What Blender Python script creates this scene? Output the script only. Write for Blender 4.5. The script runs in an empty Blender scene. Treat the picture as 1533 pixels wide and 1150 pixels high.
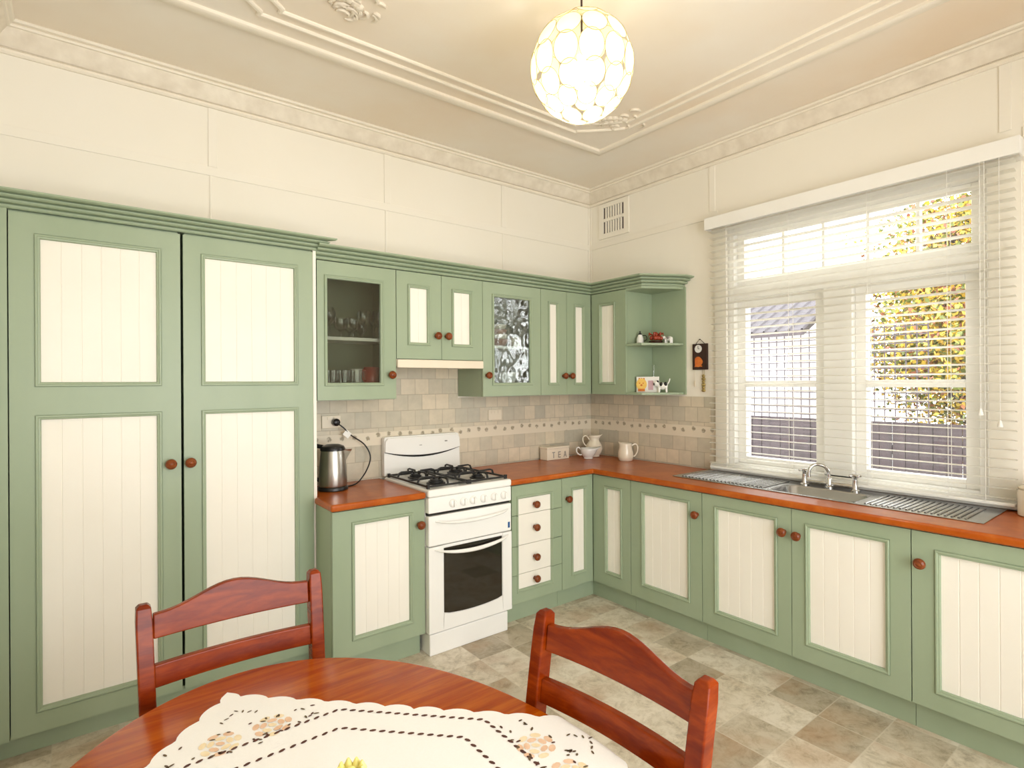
import bpy, bmesh, math, random
from mathutils import Vector, Matrix
random.seed(7)
SC = bpy.context.scene
COL = SC.collection
PI = math.pi
ORG = {}          # world origin of each object (part meshes are built in world coordinates)

# ------------------------------------------------------------------ materials
def new_mat(name):
    m = bpy.data.materials.new(name); m.use_nodes = True
    nt = m.node_tree
    return m, nt, nt.nodes['Principled BSDF'], nt.nodes['Material Output']

def srgb(r, g, b):
    f = lambda c: (c / 255 / 12.92) if c / 255 <= .04045 else ((c / 255 + .055) / 1.055) ** 2.4
    return (f(r), f(g), f(b), 1)

def tex_coord(nt, scale=(1, 1, 1), kind='Object'):
    tc = nt.nodes.new('ShaderNodeTexCoord'); mp = nt.nodes.new('ShaderNodeMapping')
    mp.inputs['Scale'].default_value = scale
    nt.links.new(tc.outputs[kind], mp.inputs['Vector'])
    return mp.outputs['Vector']

def noise(nt, vec, scale=5, detail=4, rough=.5, dist=0):
    n = nt.nodes.new('ShaderNodeTexNoise')
    n.inputs['Scale'].default_value = scale; n.inputs['Detail'].default_value = detail
    n.inputs['Roughness'].default_value = rough; n.inputs['Distortion'].default_value = dist
    nt.links.new(vec, n.inputs['Vector'])
    return n.outputs['Fac']

def ramp(nt, fac, stops):
    r = nt.nodes.new('ShaderNodeValToRGB')
    while len(r.color_ramp.elements) < len(stops): r.color_ramp.elements.new(.5)
    for e, (p, c) in zip(r.color_ramp.elements, stops): e.position = p; e.color = c
    nt.links.new(fac, r.inputs['Fac'])
    return r.outputs['Color']

def bump(nt, fac, bsdf, strength=.1, dist=.01):
    b = nt.nodes.new('ShaderNodeBump'); b.inputs['Strength'].default_value = strength
    b.inputs['Distance'].default_value = dist
    nt.links.new(fac, b.inputs['Height']); nt.links.new(b.outputs['Normal'], bsdf.inputs['Normal'])

def paint(name, c1, c2=None, rough=.4, metal=0, scale=(1, 1, 1), nscale=6, bmp=0, coat=0):
    m, nt, b, out = new_mat(name)
    b.inputs['Roughness'].default_value = rough; b.inputs['Metallic'].default_value = metal
    b.inputs['Coat Weight'].default_value = coat
    vec = tex_coord(nt, scale)
    n = noise(nt, vec, nscale, 5)
    c2 = c2 or tuple(min(1, x * .93) for x in c1[:3]) + (1,)
    nt.links.new(ramp(nt, n, [(.3, c1), (.7, c2)]), b.inputs['Base Color'])
    if bmp: bump(nt, n, b, bmp, .004)
    return m

def wood(name, cols, scale, rough=.25, coat=.4, nscale=9):
    m, nt, b, out = new_mat(name)
    b.inputs['Roughness'].default_value = rough; b.inputs['Coat Weight'].default_value = coat
    b.inputs['Coat Roughness'].default_value = .12; b.inputs['Specular IOR Level'].default_value = .25
    vec = tex_coord(nt, scale)
    n = noise(nt, vec, nscale, 7, .6, .6)
    n2 = noise(nt, vec, nscale * 4, 3, .6, .2)
    mx = nt.nodes.new('ShaderNodeMath'); mx.operation = 'MULTIPLY_ADD'
    mx.inputs[1].default_value = .3
    nt.links.new(n2, mx.inputs[0]); nt.links.new(n, mx.inputs[2])
    nt.links.new(ramp(nt, mx.outputs[0], [(.38, cols[0]), (.62, cols[1]), (.85, cols[2])]), b.inputs['Base Color'])
    return m

def thin_glass(name, tint=(.95, .98, .96, 1), gloss=.08, rough=.02, wavy=0, face=.35):
    m, nt, b, out = new_mat(name)
    nt.nodes.remove(b)
    tr = nt.nodes.new('ShaderNodeBsdfTransparent'); tr.inputs[0].default_value = tint
    gl = nt.nodes.new('ShaderNodeBsdfGlossy'); gl.inputs['Roughness'].default_value = rough
    lw = nt.nodes.new('ShaderNodeLayerWeight'); lw.inputs['Blend'].default_value = face
    mr = nt.nodes.new('ShaderNodeMapRange')
    mr.inputs['To Min'].default_value = gloss; mr.inputs['To Max'].default_value = .75
    nt.links.new(lw.outputs['Fresnel'], mr.inputs['Value'])
    mix = nt.nodes.new('ShaderNodeMixShader')
    nt.links.new(mr.outputs[0], mix.inputs[0]); nt.links.new(tr.outputs[0], mix.inputs[1]); nt.links.new(gl.outputs[0], mix.inputs[2])
    nt.links.new(mix.outputs[0], out.inputs['Surface'])
    if wavy:
        v = nt.nodes.new('ShaderNodeTexVoronoi'); v.inputs['Scale'].default_value = 21
        v.feature = 'SMOOTH_F1'
        nt.links.new(tex_coord(nt), v.inputs['Vector'])
        bp = nt.nodes.new('ShaderNodeBump'); bp.inputs['Strength'].default_value = wavy; bp.inputs['Distance'].default_value = .02
        nt.links.new(v.outputs['Distance'], bp.inputs['Height']); nt.links.new(bp.outputs['Normal'], gl.inputs['Normal'])
    return m

GREEN = paint('sage_green_paint', srgb(159, 173, 145), srgb(152, 167, 138), .38, scale=(1, 1, .25), nscale=5)
CREAM = paint('cream_panel_paint', srgb(247, 242, 230), srgb(244, 238, 225), .45, nscale=3)
WALL = paint('cream_wall_paint', srgb(244, 238, 225), srgb(242, 235, 220), .6, nscale=1.5)
CEIL = paint('ceiling_plaster', srgb(247, 240, 228), srgb(240, 221, 196), .8, nscale=.9, bmp=.1)
PLASTER = paint('moulding_plaster', srgb(245, 236, 220), srgb(240, 230, 212), .6)
FRIEZE = paint('moulding_frieze', srgb(243, 233, 216), srgb(225, 213, 194), .6, nscale=14, bmp=.9)
WHITE = paint('white_gloss_paint', srgb(246, 244, 238), srgb(243, 240, 233), .35)
ENAMEL = paint('white_enamel', srgb(246, 244, 239), srgb(244, 242, 236), .16, coat=.3)
CERAMIC = paint('glazed_cream_ceramic', srgb(240, 229, 208), srgb(235, 222, 200), .18, coat=.4)
WCERAMIC = paint('glazed_white_ceramic', srgb(240, 238, 232), srgb(234, 232, 226), .15, coat=.4)
BLACK = paint('black_plastic', srgb(22, 20, 19), srgb(28, 26, 25), .3)
IRON = paint('black_cast_iron', srgb(24, 23, 23), srgb(34, 32, 31), .45, nscale=30)
DARKGLASS = paint('dark_oven_glass', srgb(28, 24, 18), srgb(38, 32, 22), .06, coat=.5)
STEEL = paint('brushed_steel', srgb(190, 186, 178), srgb(172, 168, 160), .28, 1, scale=(1, 1, .2), nscale=20)
SINKSTEEL = paint('sink_steel', srgb(184, 185, 187), srgb(168, 169, 171), .24, 1, nscale=10)
CHROME = paint('chrome', srgb(215, 213, 210), srgb(205, 203, 200), .1, 1)
BRASS = paint('brass_wire', srgb(190, 170, 110), srgb(170, 150, 95), .4, .6)
KNOBW = wood('knob_wood', [srgb(94, 40, 14), srgb(122, 58, 22), srgb(142, 76, 36)], (1, 1, 6), .28, .2, 12)
TOPW = wood('worktop_wood', [srgb(158, 68, 10), srgb(176, 84, 18), srgb(192, 102, 32)], (2.2, 2.2, 2), .3, .15, 3)
TABLEW = wood('table_wood', [srgb(140, 48, 1), srgb(170, 72, 3), srgb(194, 98, 14)], (1.2, 16, 6), .22, .05, 2.2)
CHAIRW = wood('chair_wood', [srgb(94, 24, 2), srgb(122, 40, 3), srgb(148, 58, 8)], (3, 3, 14), .22, .05, 2)
SLAT = paint('blind_slat_vinyl', srgb(250, 248, 241), srgb(248, 245, 237), .35)
_nt = SLAT.node_tree; _tl = _nt.nodes.new('ShaderNodeBsdfTranslucent'); _tl.inputs[0].default_value = srgb(250, 248, 242)
_mx = _nt.nodes.new('ShaderNodeMixShader'); _mx.inputs[0].default_value = .55
_nt.links.new(_nt.nodes['Principled BSDF'].outputs[0], _mx.inputs[1]); _nt.links.new(_tl.outputs[0], _mx.inputs[2]); _nt.links.new(_mx.outputs[0], _nt.nodes['Material Output'].inputs['Surface'])
CORD = paint('blind_cord', srgb(245, 242, 235), None, .7)
RED = paint('red_glaze', srgb(176, 18, 24), srgb(160, 14, 20), .2, coat=.4)
DKBROWN = paint('dark_brown_wood', srgb(62, 34, 24), srgb(48, 26, 18), .4, nscale=20)
ORANGE = paint('orange_paint', srgb(222, 130, 50), srgb(205, 100, 40), .4, nscale=40)
YELLOW = paint('yellow_paint', srgb(246, 206, 110), srgb(240, 190, 90), .4, nscale=40)
PINK = paint('pink_paint', srgb(214, 178, 186), srgb(200, 160, 168), .4)
TERRA = paint('red_brown_clay', srgb(170, 66, 36), srgb(120, 38, 22), .3, nscale=40)
BLUE = paint('blue_sticker', srgb(40, 90, 150), srgb(30, 70, 120), .4)
GREYINK = paint('grey_lettering', srgb(150, 146, 138), srgb(140, 136, 128), .5)
IVORY = paint('ivory_plastic', srgb(238, 226, 204), srgb(232, 219, 196), .35)
GLASS = thin_glass('shade_tinted_glass', (.82, .84, .80, 1), .05, .02)  # tinted to dim the cabinet inside, shade put into the glass colour
SHADED_GREEN = paint('shaded_green_interior', srgb(112, 120, 96), srgb(104, 112, 88), .5)  # the sage green darkened, with the shade inside the glass cabinets painted in
GLASSWARE = thin_glass('glassware', (.93, .95, .94, 1), .07, .04, face=.3)
RIPPLE = thin_glass('rippled_glass', (.86, .9, .88, 1), .08, .05, .25)
WINGLASS = thin_glass('window_glass', (.98, .99, .99, 1), .03, .0, face=.2)
FENCE = paint('dark_fence_boards', srgb(68, 58, 61), srgb(56, 48, 51), .8, scale=(1, 8, .3), nscale=3)
TRELLIS = paint('grey_trellis', srgb(84, 74, 78), srgb(72, 64, 68), .8)
HOUSEW = paint('white_weatherboard', srgb(245, 245, 245), srgb(238, 238, 238), .7)
ROOFM = paint('dark_roof_metal', srgb(60, 50, 53), srgb(50, 42, 45), .6)
GROUND = paint('pale_concrete', srgb(170, 166, 158), srgb(150, 146, 140), .9, nscale=3)
LEAFY = paint('yellow_leaves', srgb(196, 172, 62), srgb(178, 142, 44), .6, nscale=3)
LEAFG = paint('green_leaves', srgb(100, 108, 42), srgb(80, 90, 36), .6, nscale=3)
LEAFO = paint('rust_leaves', srgb(146, 88, 44), srgb(110, 64, 56), .6, nscale=3)
BARK = paint('grey_bark', srgb(78, 66, 64), srgb(62, 52, 52), .8, nscale=8)
PETAL = paint('yellow_petals', srgb(242, 232, 150), srgb(236, 222, 120), .5)
STEM = paint('green_stem', srgb(92, 128, 60), srgb(80, 112, 52), .5)
CLOTH = paint('white_cotton', srgb(250, 248, 244), srgb(247, 245, 240), .85, nscale=300, bmp=.08)
CUTWORK = paint('cutwork_thread', srgb(96, 58, 44), srgb(80, 48, 40), .8)
EMB_P = paint('peach_embroidery', srgb(240, 208, 178), srgb(226, 184, 150), .8, nscale=60)
EMB_Y = paint('cream_embroidery', srgb(246, 230, 196), srgb(238, 214, 170), .8, nscale=60)
EMB_G = paint('olive_embroidery', srgb(112, 100, 66), srgb(90, 60, 50), .8, nscale=60)

def tile_mat(name, axis, off):
    m, nt, b, out = new_mat(name)
    b.inputs['Roughness'].default_value = .3
    tc = nt.nodes.new('ShaderNodeTexCoord'); sp = nt.nodes.new('ShaderNodeSeparateXYZ'); cb = nt.nodes.new('ShaderNodeCombineXYZ')
    nt.links.new(tc.outputs['Object'], sp.inputs[0])
    nt.links.new(sp.outputs[axis], cb.inputs[0])
    ad = nt.nodes.new('ShaderNodeMath'); ad.inputs[1].default_value = off
    nt.links.new(sp.outputs[2], ad.inputs[0]); nt.links.new(ad.outputs[0], cb.inputs[1])
    br = nt.nodes.new('ShaderNodeTexBrick'); br.offset = .5
    br.inputs['Scale'].default_value = 1; br.inputs['Brick Width'].default_value = .103; br.inputs['Row Height'].default_value = .103
    br.inputs['Mortar Size'].default_value = .0022; br.inputs['Mortar Smooth'].default_value = .4
    br.inputs['Color1'].default_value = srgb(226, 212, 188); br.inputs['Color2'].default_value = srgb(196, 190, 172)
    br.inputs['Mortar'].default_value = srgb(186, 174, 152)
    nt.links.new(cb.outputs[0], br.inputs['Vector'])
    n = noise(nt, cb.outputs[0], 16, 4, .6)
    mx = nt.nodes.new('ShaderNodeMix'); mx.data_type = 'RGBA'; mx.blend_type = 'MULTIPLY'; mx.inputs[0].default_value = .35
    nt.links.new(br.outputs['Color'], mx.inputs[6])
    nt.links.new(ramp(nt, n, [(.35, (1, .98, .95, 1)), (.65, (.72, .72, .68, 1))]), mx.inputs[7])
    nt.links.new(mx.outputs[2], b.inputs['Base Color'])
    bp = nt.nodes.new('ShaderNodeBump'); bp.invert = True; bp.inputs['Strength'].default_value = .35; bp.inputs['Distance'].default_value = .003
    nt.links.new(br.outputs['Fac'], bp.inputs['Height']); nt.links.new(bp.outputs['Normal'], b.inputs['Normal'])
    return m
TILE_A = tile_mat('splash_tiles_back', 0, -.904 - .003)
TILE_B = tile_mat('splash_tiles_right', 1, -.904 - .003)

def border_mat(name, axis):
    m, nt, b, out = new_mat(name)
    b.inputs['Roughness'].default_value = .35
    tc = nt.nodes.new('ShaderNodeTexCoord'); sp = nt.nodes.new('ShaderNodeSeparateXYZ'); cb = nt.nodes.new('ShaderNodeCombineXYZ')
    nt.links.new(tc.outputs['Object'], sp.inputs[0]); nt.links.new(sp.outputs[axis], cb.inputs[0]); nt.links.new(sp.outputs[2], cb.inputs[1])
    v = nt.nodes.new('ShaderNodeTexVoronoi'); v.inputs['Scale'].default_value = 13; v.inputs['Randomness'].default_value = .3
    v.voronoi_dimensions = '2D'
    nt.links.new(cb.outputs[0], v.inputs['Vector'])
    n = noise(nt, cb.outputs[0], 70, 3, .7)
    ad = nt.nodes.new('ShaderNodeMath'); ad.operation = 'MULTIPLY'
    nt.links.new(n, ad.inputs[0])
    r1 = ramp(nt, v.outputs['Distance'], [(.12, (1, 1, 1, 1)), (.38, (0, 0, 0, 1))])
    nt.links.new(r1, ad.inputs[1])
    nt.links.new(ramp(nt, ad.outputs[0], [(.30, srgb(228, 216, 194)), (.50, srgb(158, 146, 122))]), b.inputs['Base Color'])
    return m
BORDER_A = border_mat('border_tiles_back', 0)
BORDER_B = border_mat('border_tiles_right', 1)

def floor_mat():
    m, nt, b, out = new_mat('vinyl_floor')
    b.inputs['Roughness'].default_value = .42
    tc = nt.nodes.new('ShaderNodeTexCoord')
    mp = nt.nodes.new('ShaderNodeMapping'); mp.inputs['Location'].default_value = (.088, .158, 0)
    nt.links.new(tc.outputs['Object'], mp.inputs['Vector'])
    sn = nt.nodes.new('ShaderNodeVectorMath'); sn.operation = 'SNAP'; sn.inputs[1].default_value = (.225, .225, 1)
    nt.links.new(mp.outputs[0], sn.inputs[0])
    wn = nt.nodes.new('ShaderNodeTexWhiteNoise'); wn.noise_dimensions = '2D'
    nt.links.new(sn.outputs[0], wn.inputs['Vector'])
    base = ramp(nt, wn.outputs['Value'], [(0, srgb(230, 219, 200)), (.3, srgb(216, 204, 182)), (.5, srgb(234, 225, 208)), (.7, srgb(206, 194, 172)), (.9, srgb(184, 172, 150))])
    # each tile gets its own veining: shift the noise by the tile's random colour
    ad = nt.nodes.new('ShaderNodeVectorMath'); ad.operation = 'MULTIPLY_ADD'; ad.inputs[1].default_value = (7, 7, 7)
    nt.links.new(wn.outputs['Color'], ad.inputs[0]); nt.links.new(mp.outputs[0], ad.inputs[2])
    n = noise(nt, ad.outputs[0], 13, 10, .78, .4)
    n2 = noise(nt, ad.outputs[0], 3.2, 4, .5, .4)
    mx = nt.nodes.new('ShaderNodeMix'); mx.data_type = 'RGBA'; mx.blend_type = 'MULTIPLY'; mx.inputs[0].default_value = .75
    nt.links.new(base, mx.inputs[6])
    nt.links.new(ramp(nt, n, [(.36, (.42, .38, .31, 1)), (.46, (.78, .75, .68, 1)), (.57, (1, 1, 1, 1))]), mx.inputs[7])
    m2 = nt.nodes.new('ShaderNodeMix'); m2.data_type = 'RGBA'; m2.inputs[7].default_value = srgb(172, 132, 92)
    mr = nt.nodes.new('ShaderNodeMapRange'); mr.inputs['From Min'].default_value = .52; mr.inputs['From Max'].default_value = .75; mr.inputs['To Max'].default_value = .6
    nt.links.new(n2, mr.inputs['Value']); nt.links.new(mr.outputs[0], m2.inputs[0]); nt.links.new(mx.outputs[2], m2.inputs[6])
    # pale joints
    br = nt.nodes.new('ShaderNodeTexBrick'); br.offset = 0; br.inputs['Scale'].default_value = 1
    br.inputs['Brick Width'].default_value = .225; br.inputs['Row Height'].default_value = .225; br.inputs['Mortar Size'].default_value = .0028
    nt.links.new(mp.outputs[0], br.inputs['Vector'])
    m3 = nt.nodes.new('ShaderNodeMix'); m3.data_type = 'RGBA'; m3.inputs[7].default_value = srgb(212, 202, 182)
    mu = nt.nodes.new('ShaderNodeMath'); mu.operation = 'MULTIPLY'; mu.inputs[1].default_value = .55
    nt.links.new(br.outputs['Fac'], mu.inputs[0]); nt.links.new(mu.outputs[0], m3.inputs[0]); nt.links.new(m2.outputs[2], m3.inputs[6])
    nt.links.new(m3.outputs[2], b.inputs['Base Color'])
    return m
FLOORM = floor_mat()

def shell_mat():
    m, nt, b, out = new_mat('capiz_shell'); nt.nodes.remove(b)
    tr = nt.nodes.new('ShaderNodeBsdfTransparent'); tr.inputs[0].default_value = (1, .97, .86, 1)
    tl = nt.nodes.new('ShaderNodeBsdfTranslucent'); tl.inputs[0].default_value = srgb(250, 244, 205)
    df = nt.nodes.new('ShaderNodeBsdfDiffuse'); df.inputs[0].default_value = srgb(250, 244, 215)
    m1 = nt.nodes.new('ShaderNodeMixShader'); m1.inputs[0].default_value = .5
    nt.links.new(tl.outputs[0], m1.inputs[1]); nt.links.new(df.outputs[0], m1.inputs[2])
    m2 = nt.nodes.new('ShaderNodeMixShader'); m2.inputs[0].default_value = .65
    nt.links.new(tr.outputs[0], m2.inputs[1]); nt.links.new(m1.outputs[0], m2.inputs[2])
    nt.links.new(m2.outputs[0], out.inputs['Surface'])
    return m
SHELL = shell_mat()
def emit(name, col, s):
    m, nt, b, out = new_mat(name)
    b.inputs['Base Color'].default_value = (1, 1, 1, 1)
    b.inputs['Emission Color'].default_value = col; b.inputs['Emission Strength'].default_value = s
    return m
BULB = emit('lit_bulb', (1, .95, .85, 1), 14)

# ------------------------------------------------------------------ mesh building
class MB:
    def __init__(s, f=None): s.v = []; s.f = []; s.mi = []; s.map = f; s.cur = 0
    def add(s, vs, fs):
        o = len(s.v)
        if s.map: vs = [s.map(*v) for v in vs]
        s.v += [tuple(v) for v in vs]; s.f += [tuple(i + o for i in f) for f in fs]; s.mi += [s.cur] * len(fs)
        return s
    def box(s, x0, x1, y0, y1, z0, z1):
        x0, x1 = sorted((x0, x1)); y0, y1 = sorted((y0, y1)); z0, z1 = sorted((z0, z1))
        v = [(x, y, z) for z in (z0, z1) for y in (y0, y1) for x in (x0, x1)]
        return s.add(v, [(0, 2, 3, 1), (4, 5, 7, 6), (0, 1, 5, 4), (2, 6, 7, 3), (0, 4, 6, 2), (1, 3, 7, 5)])
    def prism(s, poly, a0, a1, ax='z'):
        n = len(poly)
        P = {'z': lambda p, a: (p[0], p[1], a), 'y': lambda p, a: (p[0], a, p[1]), 'x': lambda p, a: (a, p[0], p[1])}[ax]
        v = [P(p, a0) for p in poly] + [P(p, a1) for p in poly]
        return s.add(v, [tuple(range(n - 1, -1, -1)), tuple(range(n, 2 * n))] + [(i, (i + 1) % n, n + (i + 1) % n, n + i) for i in range(n)])
    def rings(s, rings, closed=True, cap0=True, cap1=True):
        n = len(rings[0]); v = [p for r in rings for p in r]; fs = []
        for k in range(len(rings) - 1):
            for i in range(n if closed else n - 1):
                j = (i + 1) % n
                fs.append((k * n + i, k * n + j, (k + 1) * n + j, (k + 1) * n + i))
        if cap0: fs.append(tuple(range(n - 1, -1, -1)))
        if cap1: fs.append(tuple(range((len(rings) - 1) * n, len(rings) * n)))
        return s.add(v, fs)
    def lathe(s, prof, c=(0, 0, 0), n=24, ax='z', cap=True):
        rs = []
        for r, h in prof:
            r = max(r, 1e-4); ring = []
            for i in range(n):
                a = 2 * PI * i / n; p, q = r * math.cos(a), r * math.sin(a)
                ring.append({'z': (c[0] + p, c[1] + q, c[2] + h), 'y': (c[0] + p, c[1] + h, c[2] + q), 'x': (c[0] + h, c[1] + p, c[2] + q)}[ax])
            rs.append(ring)
        return s.rings(rs, True, cap, cap)
    def tube(s, pts, r, n=8, closed=False):
        P = [Vector(p) for p in pts]; m = len(P); R = r if isinstance(r, (list, tuple)) else [r] * m
        rs = []; up = None
        for i in range(m):
            if closed: t = P[(i + 1) % m] - P[i - 1]
            else: t = P[min(i + 1, m - 1)] - P[max(i - 1, 0)]
            t.normalize()
            if up is None:
                up = Vector((0, 0, 1)) if abs(t.z) < .9 else Vector((1, 0, 0))
            a = t.cross(up)
            if a.length < 1e-5: a = t.cross(Vector((0, 1, 0)))
            a.normalize(); b = a.cross(t); b.normalize(); up = b
            rs.append([tuple(P[i] + (a * math.cos(2 * PI * k / n) + b * math.sin(2 * PI * k / n)) * R[i]) for k in range(n)])
        if closed: rs.append(rs[0])
        return s.rings(rs, True, not closed, not closed)
    def bar(s, pts, w, h, up=(0, 0, 1)):     # rectangular section along a polyline
        P = [Vector(p) for p in pts]; m = len(P); rs = []; U = Vector(up)
        for i in range(m):
            t = (P[min(i + 1, m - 1)] - P[max(i - 1, 0)]).normalized()
            a = t.cross(U).normalized(); b = a.cross(t).normalized()
            rs.append([tuple(P[i] + a * x * w / 2 + b * y * h / 2) for x, y in ((-1, -1), (1, -1), (1, 1), (-1, 1))])
        return s.rings(rs)
    def ball(s, c, r, nu=16, nv=10):
        r = r if isinstance(r, (list, tuple)) else (r, r, r)
        rs = []
        for j in range(nv + 1):
            t = PI * j / nv; q = max(math.sin(t), 1e-3)
            rs.append([(c[0] + r[0] * q * math.cos(2 * PI * i / nu), c[1] + r[1] * q * math.sin(2 * PI * i / nu), c[2] - r[2] * math.cos(t)) for i in range(nu)])
        return s.rings(rs)
    def grid(s, us, zs, holes, d0, d1):      # slab between d0 and d1 over the (u, z) grid, without the hole cells
        cells = {(i, j) for i in range(len(us) - 1) for j in range(len(zs) - 1)} - set(holes)
        for i, j in cells:
            u0, u1, z0, z1 = us[i], us[i + 1], zs[j], zs[j + 1]
            fr = [(u0, d1, z0), (u1, d1, z0), (u1, d1, z1), (u0, d1, z1)]; bk = [(u0, d0, z0), (u1, d0, z0), (u1, d0, z1), (u0, d0, z1)]
            f = [(0, 1, 2, 3), (7, 6, 5, 4)]
            for k, nb in enumerate(((i, j - 1), (i + 1, j), (i, j + 1), (i - 1, j))):
                if nb not in cells: f.append((k, (k + 1) % 4, 4 + (k + 1) % 4, 4 + k))
            s.add(fr + bk, f)
        return s
    def build(s, name, mat, parent=None, smooth=None, bevel=0, seg=2, weld=False, solid=0, subsurf=0):
        me = bpy.data.meshes.new(name)
        if parent is not None: o0 = ORG[parent.name]
        else:
            xs = [v[0] for v in s.v]; ys = [v[1] for v in s.v]; zs = [v[2] for v in s.v]
            o0 = Vector(((min(xs) + max(xs)) / 2, (min(ys) + max(ys)) / 2, min(zs)))
        me.from_pydata([(v[0] - o0[0], v[1] - o0[1], v[2] - o0[2]) for v in s.v], [], s.f)
        mats = mat if isinstance(mat, (list, tuple)) else [mat]
        for m in mats: me.materials.append(m)
        if len(mats) > 1: me.polygons.foreach_set('material_index', s.mi)
        bm = bmesh.new(); bm.from_mesh(me)
        if weld: bmesh.ops.remove_doubles(bm, verts=bm.verts, dist=1e-5)
        bmesh.ops.recalc_face_normals(bm, faces=bm.faces)
        bm.to_mesh(me); bm.free()
        if smooth:
            me.polygons.foreach_set('use_smooth', [True] * len(me.polygons))
            me.set_sharp_from_angle(angle=math.radians(smooth))
        o = bpy.data.objects.new(name, me); COL.objects.link(o)
        if parent is not None: o.parent = parent
        else: o.location = o0
        ORG[o.name] = Vector(o0)
        if solid:
            md = o.modifiers.new('solid', 'SOLIDIFY'); md.thickness = solid; md.offset = 0
        if bevel:
            md = o.modifiers.new('bevel', 'BEVEL'); md.width = bevel; md.segments = seg; md.limit_method = 'ANGLE'; md.angle_limit = math.radians(40)
            md.harden_normals = False
        if subsurf:
            md = o.modifiers.new('sub', 'SUBSURF'); md.levels = subsurf; md.render_levels = subsurf
        return o

def thing(name, label, cat, loc=(0, 0, 0), group=None, kind=None):
    o = bpy.data.objects.new(name, None); COL.objects.link(o); o.location = loc
    o.empty_display_size = .05
    ORG[o.name] = Vector(loc)
    return tag(o, label, cat, group, kind)
def tag(o, label=None, cat=None, group=None, kind=None):
    if label: o['label'] = label
    if cat: o['category'] = cat
    if group: o['group'] = group
    if kind: o['kind'] = kind
    return o
def struct(o): o['kind'] = 'structure'; return o
def plabel(o, l): o['label'] = l; return o
def dup(root, loc=None, label=None):
    r = root.copy(); COL.objects.link(r)
    if loc is not None: r.location = loc
    if label: r['label'] = label
    for ch in list(root.children):
        c = ch.copy(); COL.objects.link(c); c.parent = r
        for g in list(ch.children):
            d = g.copy(); COL.objects.link(d); d.parent = c
    return r
def arc(cx, cy, r, a0, a1, n): return [(cx + r * math.cos(math.radians(a0 + (a1 - a0) * i / n)), cy + r * math.sin(math.radians(a0 + (a1 - a0) * i / n))) for i in range(n + 1)]

A = lambda u, d, z: (u, -d, z)       # cabinets on the back wall: u = x
B = lambda u, d, z: (-d, -u, z)      # cabinets on the right wall: u = distance from the corner

# ------------------------------------------------------------------ room shell
XL, YF, ZC = -3.70, -4.45, 3.08
struct(MB().box(XL - .1, .15, YF - .1, .1, -.1, 0).build('floor', FLOORM))
struct(MB().box(XL - .1, .15, YF - .1, .1, ZC, ZC + .1).build('ceiling', CEIL))
struct(MB().box(XL - .1, .15, 0, .1, 0, ZC).build('wall_back', WALL))
struct(MB().box(XL - .1, XL, YF, 0, 0, ZC).build('wall_left', WALL))
W0, W1, WZ0, WZ1 = 1.25, 2.61, .95, 2.51
struct(MB(B).grid([0, W0, W1, 4.45], [0, WZ0, WZ1, ZC], [(1, 1)], -.15, 0).build('wall_right', WALL, weld=True))
R0, R1 = -3.5, -1.0  # opening for the added fill window
struct(MB().grid([XL - .1, R0, R1, .15], [0, .3, 2.6, ZC], [(1, 1)], YF - .1, YF).build('wall_front', WALL, weld=True))

def sweep(mb, path, prof, closed=False):
    """path: 2D points, room side on the left of travel; prof: (out, z) closed loop."""
    n = len(path); rings = []
    for i in range(n):
        p = Vector(path[i])
        def nrm(a, b):
            d = (Vector(b) - Vector(a)).normalized(); return Vector((d.y, -d.x))
        if closed: n1, n2 = nrm(path[i - 1], path[i]), nrm(path[i], path[(i + 1) % n])
        else:
            n1 = nrm(path[i - 1], path[i]) if i > 0 else nrm(path[0], path[1])
            n2 = nrm(path[i], path[i + 1]) if i < n - 1 else n1
        m = (n1 + n2) / (1 + n1.dot(n2))
        rings.append([(p.x + m.x * o, p.y + m.y * o, z) for o, z in prof])
    if closed: rings.append(rings[0])
    return mb.rings(rings, True, not closed, not closed)

# cornice round the room: two beads, a hollow frieze with leaf relief and a bead at the ceiling
room = [(XL, YF), (XL, 0), (0, 0), (0, YF)]
c = ZC
corn = struct(thing('trim_1', 'cream plaster cornice round the top of the walls', 'cornice'))
del corn['category']
fr = [(.0, c - .03), (.018, c - .098), (.028, c - .085), (.05, c - .05), (.068, c - .03), (.072, c - .012), (0, c - .012)]
lo = [(0, c - .125), (.012, c - .125), (.02, c - .118), (.02, c - .108), (.012, c - .103), (.02, c - .1), (0, c - .09)]
hi = [(0, c - .03), (.068, c - .03), (.076, c - .028), (.08, c - .02), (.076, c - .015), (.09, c - .012), (.096, c - .004), (.094, c), (0, c)]
sweep(MB(), room, lo, True).build('lower_bead', PLASTER, corn, smooth=30)
sweep(MB(), room, fr, True).build('frieze', FRIEZE, corn, smooth=50)
sweep(MB(), room, hi, True).build('upper_bead', PLASTER, corn, smooth=30)

# wall battens
def batten(n, boxes, f):
    mb = MB(f)
    for b_ in boxes: mb.box(b_[0], b_[1], 0, .006, b_[2], b_[3])
    struct(mb.build('trim_%d' % n, WALL, bevel=.002))
bA = [(XL, -.022, 2.598, 2.645)] + [(x - .022, x + .022, 2.645, 2.955) for x in (-2.83, -1.835, -.905)] + [(x - .006, x + .006, 2.2, 2.598) for x in (-2.84, -1.845, -.915)] + [(-.022, -.0, 1.395, 2.955)]
batten(2, bA, A)
bB = [(.022, W0 - .06, 2.598, 2.645), (2.72, 4.4, 2.598, 2.645)] + [(y - .022, y + .022, 2.645, 2.955) for y in (1.15, 2.66)] + [(.006, .022, 1.395, 2.955)]
batten(3, bB, B)

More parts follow.
